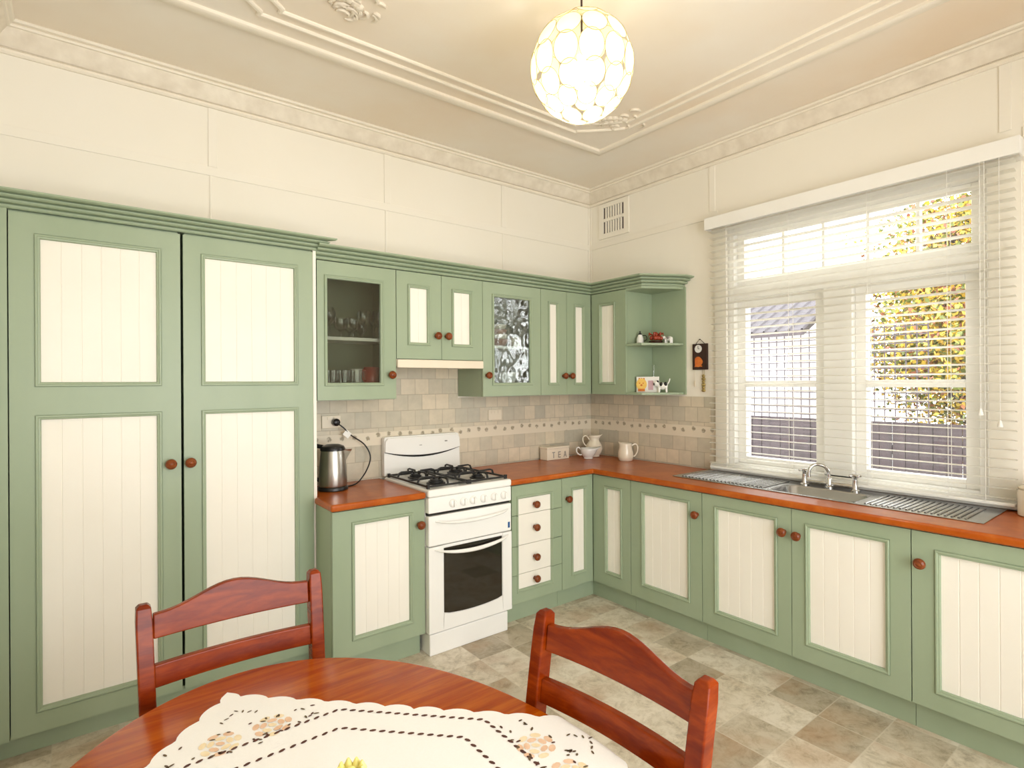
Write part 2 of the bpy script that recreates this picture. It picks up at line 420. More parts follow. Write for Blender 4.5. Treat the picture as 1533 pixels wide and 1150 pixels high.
# ceiling strapwork
def strap(path, w, h, closed=False):
    prof = [(-w / 2, c), (-w / 2, c - h * .6), (-w * .25, c - h), (w * .25, c - h), (w / 2, c - h * .6), (w / 2, c)]
    return sweep(MB(), path, prof, closed)
strp = struct(thing('trim_4', 'moulded plaster strapwork on the ceiling', 'ceiling moulding')); del strp['category']
ox0, ox1, oy0, oy1 = -3.12, -.565, -3.8, -.645
strap([(ox0, oy0), (ox0, oy1), (ox1, oy1), (ox1, oy0)], .05, .022, True).build('outer_band', PLASTER, strp, smooth=40)
def inner(dx, g):
    x0, x1, y0, y1 = ox0 + dx, ox1 - dx, oy0 + dx, oy1 - dx
    P = [(x0, y0 + g), (x0, y1 - g)] + [(x0 + g - g * math.cos(math.radians(t)) , y1 - g * math.sin(math.radians(90 - t)) * 1 ) for t in ()]
    P += [(x0 + .02, y1 - g), (x0 + .06, y1 - g + .05), (x0 + g - .05, y1 - .06), (x0 + g, y1 - .02), (x0 + g, y1)]
    P += [(x1 - g, y1), (x1 - g, y1 - .02), (x1 - g + .05, y1 - .06), (x1 - .06, y1 - g + .05), (x1 - .02, y1 - g), (x1, y1 - g)]
    P += [(x1, y0 + g), (x1 - .02, y0 + g), (x1 - .06, y0 + g - .05), (x1 - g + .05, y0 + .06), (x1 - g, y0 + .02), (x1 - g, y0)]
    P += [(x0 + g, y0), (x0 + g, y0 + .02), (x0 + g - .05, y0 + .06), (x0 + .06, y0 + g - .05), (x0 + .02, y0 + g)]
    return P
strap(inner(.12, .22), .022, .012, True).build('inner_band', PLASTER, strp, smooth=40)
strap(inner(.19, .22), .022, .012, True).build('inner_band', PLASTER, strp, smooth=40)
def ornament(cx, cy, s, rot):
    mb = MB(); rnd = random.Random(int(cx * 100 + cy * 10))
    for k in range(26):
        a = rot + rnd.uniform(-1.3, 1.3); r = rnd.uniform(.03, 1) * s
        px, py = cx + math.cos(a) * r, cy + math.sin(a) * r
        L = rnd.uniform(.03, .06); b = a + rnd.uniform(-.9, .9)
        pts = [(px + math.cos(b + t * 1.6) * L * t, py + math.sin(b + t * 1.6) * L * t, c - .004) for t in (0, .3, .6, .9, 1.1)]
        mb.tube(pts, [.004, .008, .01, .008, .003], 6)
    for k in range(6):
        a = rot + (k - 2.5) * .25
        mb.ball((cx + math.cos(a) * s * .55, cy + math.sin(a) * s * .55, c - .002), (.022, .022, .012), 8, 6)
    return mb.build('scroll_ornament', FRIEZE, strp, smooth=60)
ornament(-2.52, -.97, .2, -PI / 2)
ornament(-.78, -.93, .24, -PI * .72)
ornament(-.83, -3.45, .24, PI * .75)
ornament(-2.86, -3.45, .24, PI * .25)

# tiled splashbacks with a decorated border strip
def splash(n, f, u0, u1, tm, bm_, label):
    t = struct(thing('trim_%d' % n, label, 'tiles')); del t['category']
    (lambda m: m.box(-1.9265, -1.317, 0, .006, 1.3921, 1.60) if n == 5 else m)(MB(f).box(u0, u1, 0, .006, .9, 1.108).box(u0, u1, 0, .006, 1.19, 1.392)).build('tile_field', tm, t)
    MB(f).box(u0, u1, 0, .0075, 1.1085, 1.1895).build('border_strip', bm_, t)
splash(5, A, -2.39, 0, TILE_A, BORDER_A, 'mottled beige tiles on the back wall')
splash(6, B, .008, 1.17, TILE_B, BORDER_B, 'mottled beige tiles left of the window')
splash(7, B, 2.745, 3.2, TILE_B, BORDER_B, 'mottled beige tiles right of the window')

# ------------------------------------------------------------------ window, architrave
win = struct(thing('window_1', 'white sash window over the sink', 'window', (.08, -1.93, WZ0))); del win['category']
def wbox(name, boxes, mat=WHITE, parent=win, bev=.003):
    mb = MB(B)
    for u0, u1, d0, d1, z0, z1 in boxes: mb.box(u0, u1, d0, d1, z0, z1)
    return mb.build(name, mat, parent, bevel=bev)
wbox('frame', [(W0, 1.30, -.15, -.005, WZ0, WZ1), (2.56, W1, -.15, -.005, WZ0, WZ1), (1.30, 2.56, -.15, -.005, 2.46, WZ1),
               (1.30, 2.56, -.15, -.005, 2.03, 2.12), (1.855, 2.005, -.15, -.005, WZ0, 2.03), (1.30, 2.56, -.15, -.005, WZ0, .962)])
wbox('architrave', [(1.175, 1.262, 0, .02, .93, 2.49), (2.598, 2.72, 0, .02, .93, 2.49)], WALL)
wbox('sill', [(1.15, 2.74, .0, .045, .905, .95)], WHITE, bev=.006)
for a_, b_ in ((1.30, 1.855), (2.005, 2.56)):
    sa = wbox('sash', [(a_, a_ + .055, -.11, -.05, .962, 2.03), (b_ - .063, b_, -.11, -.05, .962, 2.03), (a_ + .055, b_ - .063, -.11, -.05, .962, 1.006),
                       (a_ + .055, b_ - .063, -.11, -.05, 1.98, 2.03), (a_ + .055, b_ - .063, -.12, -.045, 1.46, 1.50)])
    MB(B).box(a_ + .055, b_ - .063, -.082, -.079, 1.006, 1.98).build('pane', WINGLASS, sa)
tr = wbox('transom_sash', [(1.30, 1.348, -.11, -.05, 2.12, 2.46), (2.522, 2.56, -.11, -.05, 2.12, 2.46), (1.348, 2.522, -.11, -.05, 2.12, 2.16), (1.348, 2.522, -.11, -.05, 2.43, 2.46)]
          + [(y - .009, y + .009, -.1, -.06, 2.16, 2.43) for y in (1.597, 1.832, 2.067, 2.300)])
MB(B).box(1.348, 2.522, -.082, -.079, 2.16, 2.43).build('pane', WINGLASS, tr)

w2 = struct(thing('fill_window', 'wide added window behind the camera for fill daylight', 'window', ((R0 + R1) / 2, YF - .05, .3))); del w2['category']  # unseen window, added to light the room from behind the camera
MB().grid([R0, R0 + .06, -2.28, -2.22, R1 - .06, R1], [.3, .36, 2.54, 2.6], [(1, 1), (3, 1)], YF - .08, YF - .02).build('frame', WHITE, w2, weld=True)
MB().box(R0 + .06, R1 - .06, YF - .052, YF - .048, .36, 2.54).build('pane', WINGLASS, w2)

# ------------------------------------------------------------------ cabinets
def rect(u0, u1, z0, z1, off): return [(u0 - off, z0 - off), (u1 + off, z0 - off), (u1 + off, z1 + off), (u0 - off, z1 + off)]
def moulding(mb, p, d, w=.021):
    u0, u1, z0, z1 = p
    loops = [(w + .001, 0), (w, -.002), (w - .002, -.002), (w - .0025, .004), (w - .005, .0065), (w - .010, .0065), (w - .013, .003), (.003, .002), (.001, -.004), (0, -.012)]
    mb.rings([[(u, d + dd, z) for u, z in rect(u0, u1, z0, z1, off)] for off, dd in loops], True, False, False)
def door(f, parent, name, u0, u1, z0, z1, d, panels, glass=None, th=.019, frame=.021):
    p0, p1 = panels[0][0], panels[0][1]
    w = frame
    zs = [z0]; holes = []
    for k, p in enumerate(panels): zs += [p[2] - w, p[3] + w]; holes.append((1, 1 + 2 * k))
    zs.append(z1)
    mb = MB(f); mb.grid([u0, p0 - w, p1 + w, u1], zs, holes, d - th, d)
    for p in panels: moulding(mb, p, d, w)
    o = mb.build(name, GREEN, parent, weld=True)
    for p in panels:
        if glass:
            MB(f).box(p[0] - .004, p[1] + .004, d - .013, d - .010, p[2] - .004, p[3] + .004).build('glass_pane', glass, o)
        else:
            groove_panel(f, o, p, d)
    return o
def groove_panel(f, parent, p, d, name='panel', pitch=.067):
    u0, u1, z0, z1 = p; u0 -= .003; u1 += .003; z0 -= .003; z1 += .003
    n = max(1, round((u1 - u0) / pitch)); pts = [(u0, d - .016), (u0, d - .011)]
    for i in range(1, n):
        u = u0 + (u1 - u0) * i / n
        pts += [(u - .0022, d - .011), (u - .001, d - .0128), (u + .001, d - .0128), (u + .0022, d - .011)]
    pts += [(u1, d - .011), (u1, d - .016)]
    mb = MB(f); m = len(pts)
    mb.add([(u, dd, z0) for u, dd in pts] + [(u, dd, z1) for u, dd in pts], [(i, i + 1, m + i + 1, m + i) for i in range(m - 1)])
    return mb.build(name, CREAM, parent)
KN = [(.0095, 0), (.0095, .004), (.0075, .010), (.009, .014), (.017, .019), (.0185, .024), (.0165, .030), (.010, .0335), (.0085, .0325), (.004, .0345), (0, .035)]
def knob(f, parent, u, z, d, s=1.28):
    mb = MB(f); rs = []
    for r, t in KN:
        r = max(r, 2e-4) * s
        rs.append([(u + r * math.cos(2 * PI * i / 18), d + t * s, z + r * math.sin(2 * PI * i / 18)) for i in range(18)])
    mb.rings(rs)
    return mb.build('knob', KNOBW, parent, smooth=50)

# pantry
DP = .335
pan = thing('pantry_cupboard', 'tall sage green double-door pantry with cream grooved panels at the left', 'cupboard', (-3.05, -.17, 0))
MB(A).box(-3.614, -3.03, .002, DP - .022, .085, 2.2).box(-3.004, -2.401, .002, DP - .022, .085, 2.2).box(-3.03, -3.004, .002, .06, .085, 2.2).build('carcass', GREEN, pan)
plabel(MB(A).box(-2.4168, -2.401, DP - .022, DP - .004, .085, 2.2).build('side_edge', CREAM, pan), 'pale front edge of the right side panel')
MB(A).box(-3.698, -3.6165, .002, DP - .002, .085, 2.2).build('filler_strip', GREEN, pan)
MB(A).box(-3.698, -2.405, .01, DP - .05, 0, .084).build('plinth', GREEN, pan)
for (u0, u1, pu, ku) in ((-3.612, -3.023, (-3.515, -3.117), -3.066), (-3.012, -2.4195, (-2.920, -2.515), -2.988)):
    dr = door(A, pan, 'door', u0, u1, .09, 2.190, DP, [(pu[0], pu[1], .191, 1.356), (pu[0], pu[1], 1.510, 2.092)])
    knob(A, dr, ku, 1.136, DP)
def crown_prof(z0, z1, dep):
    h = z1 - z0; P = [(-.02, z0)]
    for o, t in [(0, 0), (.14, 0), (.20, .08), (.20, .18), (.09, .22), (.09, .26), (.36, .30), (.43, .38), (.43, .46), (.31, .50), (.31, .54), (.60, .58), (.68, .66), (.68, .72), (.56, .76), (.56, .79), (.90, .82), (1, .9), (1, 1)]:
        P.append((o * dep, z0 + t * h))
    return P + [(-.02, z1)]
cr = MB(); sweep(cr, [(-3.698, -DP + .012), (-2.401, -DP + .012), (-2.401, -.003)], crown_prof(2.2005, 2.2625, .088))
n_ = len(cr.v) // 3; cr.v = cr.v[:2 * n_]; cr.f = [f for f in cr.f if max(f) < 2 * n_] + [tuple(range(n_, 2 * n_))]; cr.mi = [0] * len(cr.f)   # the end is cut at the mitre
cr.build('crown_moulding', GREEN, pan, smooth=25)
MB(A).box(-3.698, -2.402, .003, DP - .03, 2.2005, 2.205).build('top_board', GREEN, pan)

# wall cabinets
DW = .31
def open_carcass(f, parent, u0, u1, z0, z1, d, shelf, inner_=True):
    t = .016
    mb = MB(f)
    mb.box(u0, u0 + t, .008, d, z0, z1).box(u1 - t, u1, .008, d, z0, z1).box(u0 + t, u1 - t, .008, d, z0, z0 + t).box(u0 + t, u1 - t, .008, d, z1 - t, z1).box(u0 + t, u1 - t, .008, .014, z0 + t, z1 - t)
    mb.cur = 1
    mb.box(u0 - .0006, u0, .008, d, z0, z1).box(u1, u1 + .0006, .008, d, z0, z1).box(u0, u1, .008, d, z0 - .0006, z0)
    mb.build('carcass', [SHADED_GREEN, GREEN], parent)  # inside in the painted-in shade tone, outer skins in plain green
    for zz in (shelf, 1.488): MB(f).box(u0 + t, u1 - t, .0145, d - .03, zz - .018, zz).build('shelf', WHITE, parent)
wc1 = thing('wall_cabinet', 'green glass-door wall cabinet full of glasses beside the pantry', 'cabinet', (-2.16, -.155, 1.405))
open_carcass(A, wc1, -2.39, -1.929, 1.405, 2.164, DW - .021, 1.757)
dr = door(A, wc1, 'door', -2.389, -1.9305, 1.407, 2.159, DW, [(-2.331, -2.027, 1.502, 2.066)], GLASS)
knob(A, dr, -1.967, 1.545, DW)
wc2 = thing('wall_cabinet', 'short green two-door wall cabinet directly above the range hood', 'cabinet', (-1.62, -.155, 1.64))
MB(A).box(-1.927, -1.316, .008, DW - .021, 1.640, 2.164).build('carcass', GREEN, wc2)
for u0, u1, p, k in ((-1.926, -1.6255, (-1.835, -1.722), -1.661), (-1.6225, -1.3165, (-1.530, -1.412), -1.588)):
    dr = door(A, wc2, 'door', u0, u1, 1.642, 2.159, DW, [(p[0], p[1], 1.742, 2.066)])
    knob(A, dr, k, 1.785, DW)
wc3 = thing('wall_cabinet', 'green wall cabinet with rippled glass door right of the range hood', 'cabinet', (-1.06, -.155, 1.405))
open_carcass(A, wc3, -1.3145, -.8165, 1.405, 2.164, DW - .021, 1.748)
dr = door(A, wc3, 'door', -1.3135, -.8175, 1.407, 2.159, DW, [(-1.219, -.914, 1.497, 2.066)], RIPPLE)
knob(A, dr, -1.283, 1.545, DW)
wc4 = thing('wall_cabinet', 'narrow green two-door wall cabinet on the back wall in the corner', 'cabinet', (-.56, -.155, 1.405))
MB(A).box(-.815, -.313, .008, DW - .021, 1.405, 2.164).build('carcass', GREEN, wc4)
for u0, u1, p, k in ((-.814, -.566, (-.726, -.660), -.601), (-.563, -.314, (-.471, -.398), -.532)):
    dr = door(A, wc4, 'door', u0, u1, 1.407, 2.159, DW, [(p[0], p[1], 1.495, 2.058)])
    knob(A, dr, k, 1.543, DW)
wc5 = thing('wall_cabinet', 'green single-door wall cabinet on the window wall beside open shelves', 'cabinet', (-.155, -.48, 1.405))
MB(B).box(.009, .649, .008, DW - .021, 1.405, 2.164).build('carcass', GREEN, wc5)
door(B, wc5, 'door', .316, .649, 1.407, 2.159, DW, [(.413, .532, 1.497, 2.062)])
# open corner shelf unit
sh = thing('corner_shelf_unit', 'green open end shelf unit with two angled shelves of ornaments', 'shelf', (-.15, -.79, 1.405))
SHP = [(-.002, -.651), (-.308, -.651), (-.308, -.79), (-.07, -.9245), (-.002, -.9245)]
MB().box(-.014, -.002, -.94, -.651, 1.405, 2.164).build('back_panel', GREEN, sh)
SHP2 = [(-.0145, -.651)] + SHP[1:4] + [(-.0145, -.9245)]
MB().prism(SHP2, 1.405, 1.421).build('shelf', GREEN, sh, bevel=.002)
MB().prism(SHP2, 1.752, 1.768).build('shelf', GREEN, sh, bevel=.002)
MB().prism(SHP2, 2.148, 2.164).build('top_board', GREEN, sh)
# crown over the wall cabinets
cr = MB(); e = .012
sweep(cr, [(-2.3995, -DW + e), (-DW + e, -DW + e), (-DW + e, -.79), (-.07, -.915), (-.002, -.915)], crown_prof(2.1645, 2.2335, .092))
o = cr.build('crown_moulding', GREEN, smooth=25)
tag(o, 'long stepped green crown moulding running above the wall cabinets', 'moulding')

# range hood
hd = thing('range_hood', 'slim cream slide-out range hood under the short green cabinet', 'range hood', (-1.62, -.155, 1.585))
MB(A).box(-1.927, -1.317, .01, DW - .004, 1.598, 1.6385).build('body', IVORY, hd)
MB(A).box(-1.926, -1.318, DW - .003, DW + .014, 1.588, 1.637).build('front_panel', IVORY, hd, bevel=.004)
MB(A).box(-1.90, -1.345, .03, DW - .03, 1.594, 1.597).build('filter', STEEL, hd)
MB(A).box(-1.45, -1.36, .1, DW - .03, 1.590, 1.5935).build('lamp_cover', WHITE, hd)

# base cabinets
DB = .582
ZB0, ZB1 = .122, .858
def base_unit(f, label, u0, u1, loc, doors, carcass=None, plinth=None):
    t = thing('base_cabinet', label, 'cabinet', loc)
    (carcass or MB(f).box(u0, u1, .008, DB - .021, .118, .864)).build('carcass', GREEN, t)
    (plinth or MB(f).box(u0, u1, .05, DB - .05, 0, .117)).build('plinth', GREEN, t)
    for du0, du1, p, k in doors:
        dr = door(f, t, 'door', du0, du1, ZB0, ZB1, DB, [p])
        if k: knob(f, dr, k[0], k[1], DB)
    return t
bl = base_unit(A, 'green base cabinet between the pantry and the cooker', -2.411, -1.897, (-2.15, -.29, 0), [(-2.41, -1.898, (-2.293, -1.989, .217, .778), (-1.933, .726))],
          plinth=MB(A).box(-2.411, -1.905, .345, DB - .05, 0, .117), carcass=MB(A).box(-2.411, -1.897, .343, DB - .021, .118, .864).box(-2.398, -1.897, .008, .343, .118, .864))
# drawer stack
ds = thing('drawer_cabinet', 'green and cream stack of four drawers right of the cooker', 'drawers', (-1.085, -.29, 0))
MB(A).box(-1.294, -.876, .008, DB - .021, .118, .864).build('carcass', GREEN, ds)
MB(A).box(-1.294, -.876, .05, DB - .05, 0, .117).build('plinth', GREEN, ds)
zc = [ZB0, .299, .479, .670, ZB1]; pu0, pu1, pz0, pz1 = -1.236, -.968, .207, .768
for k in range(4):
    z0, z1 = zc[k] + .0015, zc[k + 1] - .0015
    a0, a1 = max(z0, pz0), min(z1, pz1)
    mb = MB(A)
    for (x0, x1) in ((-1.293, pu0 - .02), (pu1 + .02, -.877)): mb.box(x0, x1, DB - .019, DB, z0, z1)
    mb.box(pu0 - .021, pu1 + .021, DB - .0205, DB - .0185, z0, z1)
    if z0 < pz0: mb.box(pu0 - .02, pu1 + .02, DB - .019, DB, z0, pz0 - .02)
    if z1 > pz1: mb.box(pu0 - .02, pu1 + .02, DB - .019, DB, pz1 + .02, z1)
    m0 = pz0 - .02 if z0 < pz0 else z0; m1 = pz1 + .02 if z1 > pz1 else z1
    prof = [(0, -.019), (0, -.001), (.003, .005), (.009, .0065), (.013, .003), (.019, -.008), (.02, -.019)]
    for sgn, x in ((1, pu0 - .02), (-1, pu1 + .02)):
        mb.add([(x + sgn * t, DB + d, m0) for t, d in prof] + [(x + sgn * t, DB + d, m1) for t, d in prof],
               [(i, i + 1, 8 + i, 7 + i) for i in range(6)] + [tuple(range(7)), tuple(range(7, 14))])
    if z0 < pz0: mb.add([(x, DB + d, pz0 - .02 + t) for x in (pu0 - .01, pu1 + .01) for t, d in prof], [(i, i + 1, 8 + i, 7 + i) for i in range(6)])
    if z1 > pz1: mb.add([(x, DB + d, pz1 + .02 - t) for x in (pu0 - .01, pu1 + .01) for t, d in prof], [(i, i + 1, 8 + i, 7 + i) for i in range(6)])
    o = mb.build('drawer', GREEN, ds)
    MB(A).box(pu0, pu1, DB - .018, DB - .010, a0, a1).build('panel', CREAM, o)
    knob(A, o, -1.105, (.252, .390, .577, .723)[k], DB - .009)
# corner unit, two narrow leaves
Lp = [(-.874, -.008), (-.874, -DB + .021), (-DB + .021, -DB + .021), (-DB + .021, -.917), (-.008, -.917), (-.008, -.008)]
Lq = [(-.874, -.05), (-.874, -DB + .05), (-DB + .05, -DB + .05), (-DB + .05, -.917), (-.05, -.917), (-.05, -.05)]
cu = thing('base_cabinet', 'green corner base cabinet with two narrow door leaves at a right angle', 'cabinet', (-.4, -.4, 0))
MB().prism(Lp, .118, .864).build('carcass', GREEN, cu)
MB().prism(Lq, 0, .117).build('plinth', GREEN, cu)
dr = door(A, cu, 'door', -.873, -.586, ZB0, ZB1, DB, [(-.770, -.663, .213, .766)]); knob(A, dr, -.829, .720, DB)
door(B, cu, 'door', .586, .916, ZB0, ZB1, DB, [(.709, .826, .22, .774)])
base_unit(B, 'green single-door base cabinet just left of the sink cabinet', .919, 1.440, (-.29, -1.18, 0), [(.920, 1.439, (1.024, 1.341, .222, .781), (1.409, .731))])
base_unit(B, 'green double-door base cabinet under the sink with paired knobs', 1.442, 2.454, (-.29, -1.95, 0), carcass=MB(B).box(1.442, 2.454, .008, DB - .021, .118, .74).box(1.442, 2.454, .44, DB - .021, .74, .864).box(1.442, 2.454, .008, .1, .74, .864), doors=
          [(1.443, 1.9465, (1.538, 1.857, .216, .780), (1.911, .737)), (1.9495, 2.453, (2.033, 2.355, .22, .778), (1.982, .732))])
base_unit(B, 'green base cabinet right of the sink, cut by the frame edge', 2.456, 2.965, (-.29, -2.71, 0), [(2.457, 2.964, (2.557, 2.865, .213, .772), (2.492, .727))])

# worktops
mb = MB().grid([-2.424, -1.899], [.9 - .035, .9], [], -.006, -.6) if False else MB()
mb.prism([(-2.399, -.008), (-2.399, -.338), (-2.424, -.36), (-2.424, -.606), (-1.899, -.606), (-1.899, -.008)], .8645, .9)
o = mb.build('worktop', TOPW, bevel=.012, seg=4)
tag(o, 'short orange-brown timber worktop holding the kettle beside the cooker', 'worktop')
SX0, SX1, SY0, SY1 = -.415, -.165, -2.17, -1.735        # bowl opening
mp_ = lambda u, d, z: (u, z, d)
mb = MB(mp_)
xs = [-1.3185, -.606, SX0 - .006, SX1 + .006, -.008]; ys = [-2.985, SY0 - .006, SY1 + .006, -.606, -.008]
hol = [(0, 0), (0, 1), (0, 2), (2, 1)]
mb.grid(xs, ys, hol, .8645, .9)
o = mb.build('worktop', TOPW, weld=True, bevel=.012, seg=4)
tag(o, 'long L-shaped orange-brown timber worktop turning the corner to the sink', 'worktop')

# ------------------------------------------------------------------ cooker
X0, X1 = -1.893, -1.325; DF = .62
st = thing('gas_cooker', 'white freestanding gas cooker with black trivets and oven window', 'cooker', (-1.61, -.31, 0))
MB(A).box(X0, X1, .03, DF - .045, .125, .868).build('body', ENAMEL, st)
MB(A).box(X0 + .006, X1 - .028, .05, DF - .005, 0, .118).build('base_drawer', ENAMEL, st, bevel=.006)
MB(A).box(X0 - .002, X1 + .002, .06, DF + .004, .869, .912).build('cooktop', ENAMEL, st, bevel=.012, seg=4)
MB(A).box(X0, X1, DF - .044, DF - .001, .781, .868).build('control_panel', ENAMEL, st, bevel=.006)
MB(A).box(X0 + .004, X1 - .004, DF - .044, DF - .018, .768, .781).build('vent_gap', BLACK, st)
for i, x in enumerate((-1.739, -1.668, -1.603, -1.530, -1.455, -1.382)):
    kb = MB(A); z = .822
    kb.rings([[(x + r * math.cos(2 * PI * i / 20), DF - .001 + t, z + r * math.sin(2 * PI * i / 20)) for i in range(20)] for r, t in ((.024, 0), (.024, .006), (.020, .010), (.018, .014), (.0165, .015))])
    kb.box(x - .004, x + .004, DF + .013, DF + .026, z - .018, z + .018)
    kb.build('control_knob', ENAMEL, st, smooth=40, bevel=.0015)
g = MB(A).box(X0, X1, DF - .044, DF, .600, .766).build('grill_door', ENAMEL, st, bevel=.008, seg=3)
def bow(x0, x1, z, sag, d, dz, n=18):
    mb = MB(A); rs = []
    for i in range(n + 1):
        t = i / n; s = 1 - (2 * t - 1) ** 2; x = x0 + (x1 - x0) * t; zz = z - sag * s; dd = d + .004 + .026 * min(1, s * 3)
        h = dz * (.35 + .65 * s)
        rs.append([(x, dd - .012, zz - h), (x, dd, zz - h * .8), (x, dd + .004, zz), (x, dd, zz + h * .8), (x, dd - .012, zz + h)])
    return mb.rings(rs)
bow(-1.852, -1.352, .735, .022, DF, .010).build('handle', ENAMEL, g, smooth=60)
plabel(MB(A).box(-1.353, -1.338, DF, DF + .0006, .620, .655).build('sticker', BLUE, g), 'small blue energy sticker')
od = MB(A)
win_poly = [(-1.797, .580), (-1.797, .222)] + [(-1.797 + .400 * t / 12, .218 - .016 * (1 - (2 * t / 12 - 1) ** 2)) for t in range(1, 12)] + [(-1.397, .222), (-1.397, .580)]
od.box(X0, X1, DF - .044, DF - .006, .125, .596)
od.box(X0, -1.803, DF - .006, DF, .125, .596).box(-1.391, X1, DF - .006, DF, .125, .596)
lowp = [(-1.803, .125), (-1.391, .125)] + [(u, z - .004) for u, z in reversed(win_poly[1:-1])]
od.prism([(u, z) for u, z in lowp], -(DF - .006), -DF, 'y') if False else None
q = lowp; n = len(q)
od.add([(u, DF - .006, z) for u, z in q] + [(u, DF, z) for u, z in q], [tuple(range(n)), tuple(range(n, 2 * n))] + [(i, (i + 1) % n, n + (i + 1) % n, n + i) for i in range(n)])
o_od = od.build('oven_door', ENAMEL, st)
n = len(win_poly)
w_ = MB(A).add([(u, DF - .0055, z) for u, z in win_poly] + [(u, DF - .002, z) for u, z in win_poly], [tuple(range(n)), tuple(range(n, 2 * n))] + [(i, (i + 1) % n, n + (i + 1) % n, n + i) for i in range(n)])
w_.build('oven_window', DARKGLASS, o_od)
bow(-1.858, -1.352, .580, .035, DF, .011).build('handle', ENAMEL, o_od, smooth=60)
# splashback with curved vent
sb = MB(A)
rnd = [(X0 + .004, .9125), (X1 - .004, .9125), (X1 - .012, 1.135)] + [(X1 - .034 + .02 * math.cos(math.radians(a)), 1.138 + .02 * math.sin(math.radians(a))) for a in (30, 60, 90)] + [(X0 + .02 + .02 * math.cos(math.radians(a)), 1.138 + .02 * math.sin(math.radians(a))) for a in (90, 120, 150)] + [(X0 + .002, 1.135)]
n = len(rnd)
def slabA(poly, d0, d1):
    n = len(poly)
    return MB(A).add([(u, d0, z) for u, z in poly] + [(u, d1, z) for u, z in poly], [tuple(range(n)), tuple(range(n, 2 * n))] + [(i, (i + 1) % n, n + (i + 1) % n, n + i) for i in range(n)])
bk = slabA(rnd, .012, .052).build('splashback', ENAMEL, st, bevel=.004)
def smile(t): return 1.058 - .034 * (1 - (2 * t - 1) ** 2)
up = [(X0 + .004 + (X1 - X0 - .016) * t / 16, smile(t / 16) + .006) for t in range(17)] + [(X1 - .018, 1.130), (X1 - .04, 1.150), (X0 + .024, 1.150), (X0 + .006, 1.130)]
slabA(up, .0525, .066).build('vent_panel', ENAMEL, bk, bevel=.004)
gap = [(X0 + .004 + (X1 - X0 - .016) * t / 16, smile(t / 16) + .0055) for t in range(17)] + [(X0 + .004 + (X1 - X0 - .016) * t / 16, smile(t / 16) + .003 - .010 * (1 - (2 * t / 16 - 1) ** 2)) for t in range(16, -1, -1)]
slabA(gap, .0525, .055).build('vent_slot', BLACK, bk)
plabel(MB(A).box(-1.65, -1.632, .0661, .0668, 1.092, 1.096).build('maker_mark', GREYINK, bk), 'small grey maker mark')
MB(A).box(-1.46, -1.44, .0661, .0668, 1.105, 1.113).build('badge', GREYINK, bk)
# burners and trivets
ZT = .912
BUR = [(-1.755, .21, .036), (-1.755, .46, .044), (-1.465, .21, .044), (-1.465, .46, .036)]
for x, d, r in BUR:
    MB().lathe([(r + .012, 0), (r + .012, .006), (r, .010), (r, .017), (r * .8, .019), (r * .8, .026), (r * .3, .028), (0, .028)], (x, -d, ZT), 24).build('burner', IRON, st, smooth=40)
for x0, x1 in ((-1.877, -1.617), (-1.603, -1.343)):
    mb = MB(); y0, y1 = -.585, -.092; zf = ZT + .012
    mb.bar([(x0, y0, zf), (x1, y0, zf)], .011, .011).bar([(x0, y1, zf), (x1, y1, zf)], .011, .011).bar([(x0, y0, zf), (x0, y1, zf)], .011, .011).bar([(x1, y0, zf), (x1, y1, zf)], .011, .011)
    mb.bar([(x0, -.335, zf), (x1, -.335, zf)], .011, .011)
    xm = (x0 + x1) / 2
    for yc in (-.21, -.46):
        for sx, sy in ((1, 0), (-1, 0), (0, 1), (0, -1)):
            L = .128 if sx else .122
            P = [(xm + sx * L, yc + sy * L, zf), (xm + sx * L * .93, yc + sy * L * .93, zf + .026), (xm + sx * L * .8, yc + sy * L * .8, zf + .032), (xm + sx * .028, yc + sy * .028, zf + .030), (xm + sx * .02, yc + sy * .02, zf + .014)]
            mb.bar(P, .010, .011, (sy, sx, 0) if False else ((0, 1, 0) if sx else (1, 0, 0)))
    for x in (x0, x1):
        for y in (y0, y1): mb.box(x - .008, x + .008, y - .008, y + .008, ZT, zf + .012)
    mb.build('trivet', IRON, st, bevel=.002)

# ------------------------------------------------------------------ kettle
kx, ky = -2.268, -.20
kt = thing('kettle', 'brushed steel electric kettle with black handle and lid beside the pantry', 'kettle', (kx, ky, .9))
b0 = MB().lathe([(.078, 0), (.082, .004), (.082, .016), (.078, .022), (0, .022)], (kx, ky, .9), 32).build('power_base', BLACK, kt, smooth=40)
MB().lathe([(.060, .0225), (.075, .024), (.077, .032), (.0745, .10), (.070, .17), (.066, .212), (.064, .222)], (kx, ky, .9), 40).build('body', STEEL, kt, smooth=40)
MB().lathe([(.068, .2225), (.068, .232), (.06, .246), (.035, .255), (0, .257)], (kx, ky, .9), 32).build('lid', BLACK, kt, smooth=40)
sp = MB(); hx, hy = .93, -.36
sp.rings([[(kx + hx * r + hy * -w, ky + hy * r + hx * w, .9 + z) for w, z in ((-.026, .205), (.026, .205), (.026, .222), (-.026, .222))] if False else
          [(kx + .93 * r - .36 * w, ky - .36 * r - .93 * w, .9 + z) for r, w, z in pts] for pts in (
    [(.055, -.03, .225), (.055, .03, .225), (.062, .022, .150), (.062, -.022, .150)], [(.104, -.009, .226), (.104, .009, .226), (.098, .007, .214), (.098, -.007, .214)])])
sp.build('spout', STEEL, kt)
MB().tube([(kx - .78 * q_, ky + .62 * q_, z_) for q_, z_ in ((.056, 1.14), (.097, 1.148), (.12, 1.12), (.118, 1.03), (.1, .965), (.073, .95))], [.012, .014, .014, .013, .012, .011], 10).build('handle', BLACK, kt, smooth=60)
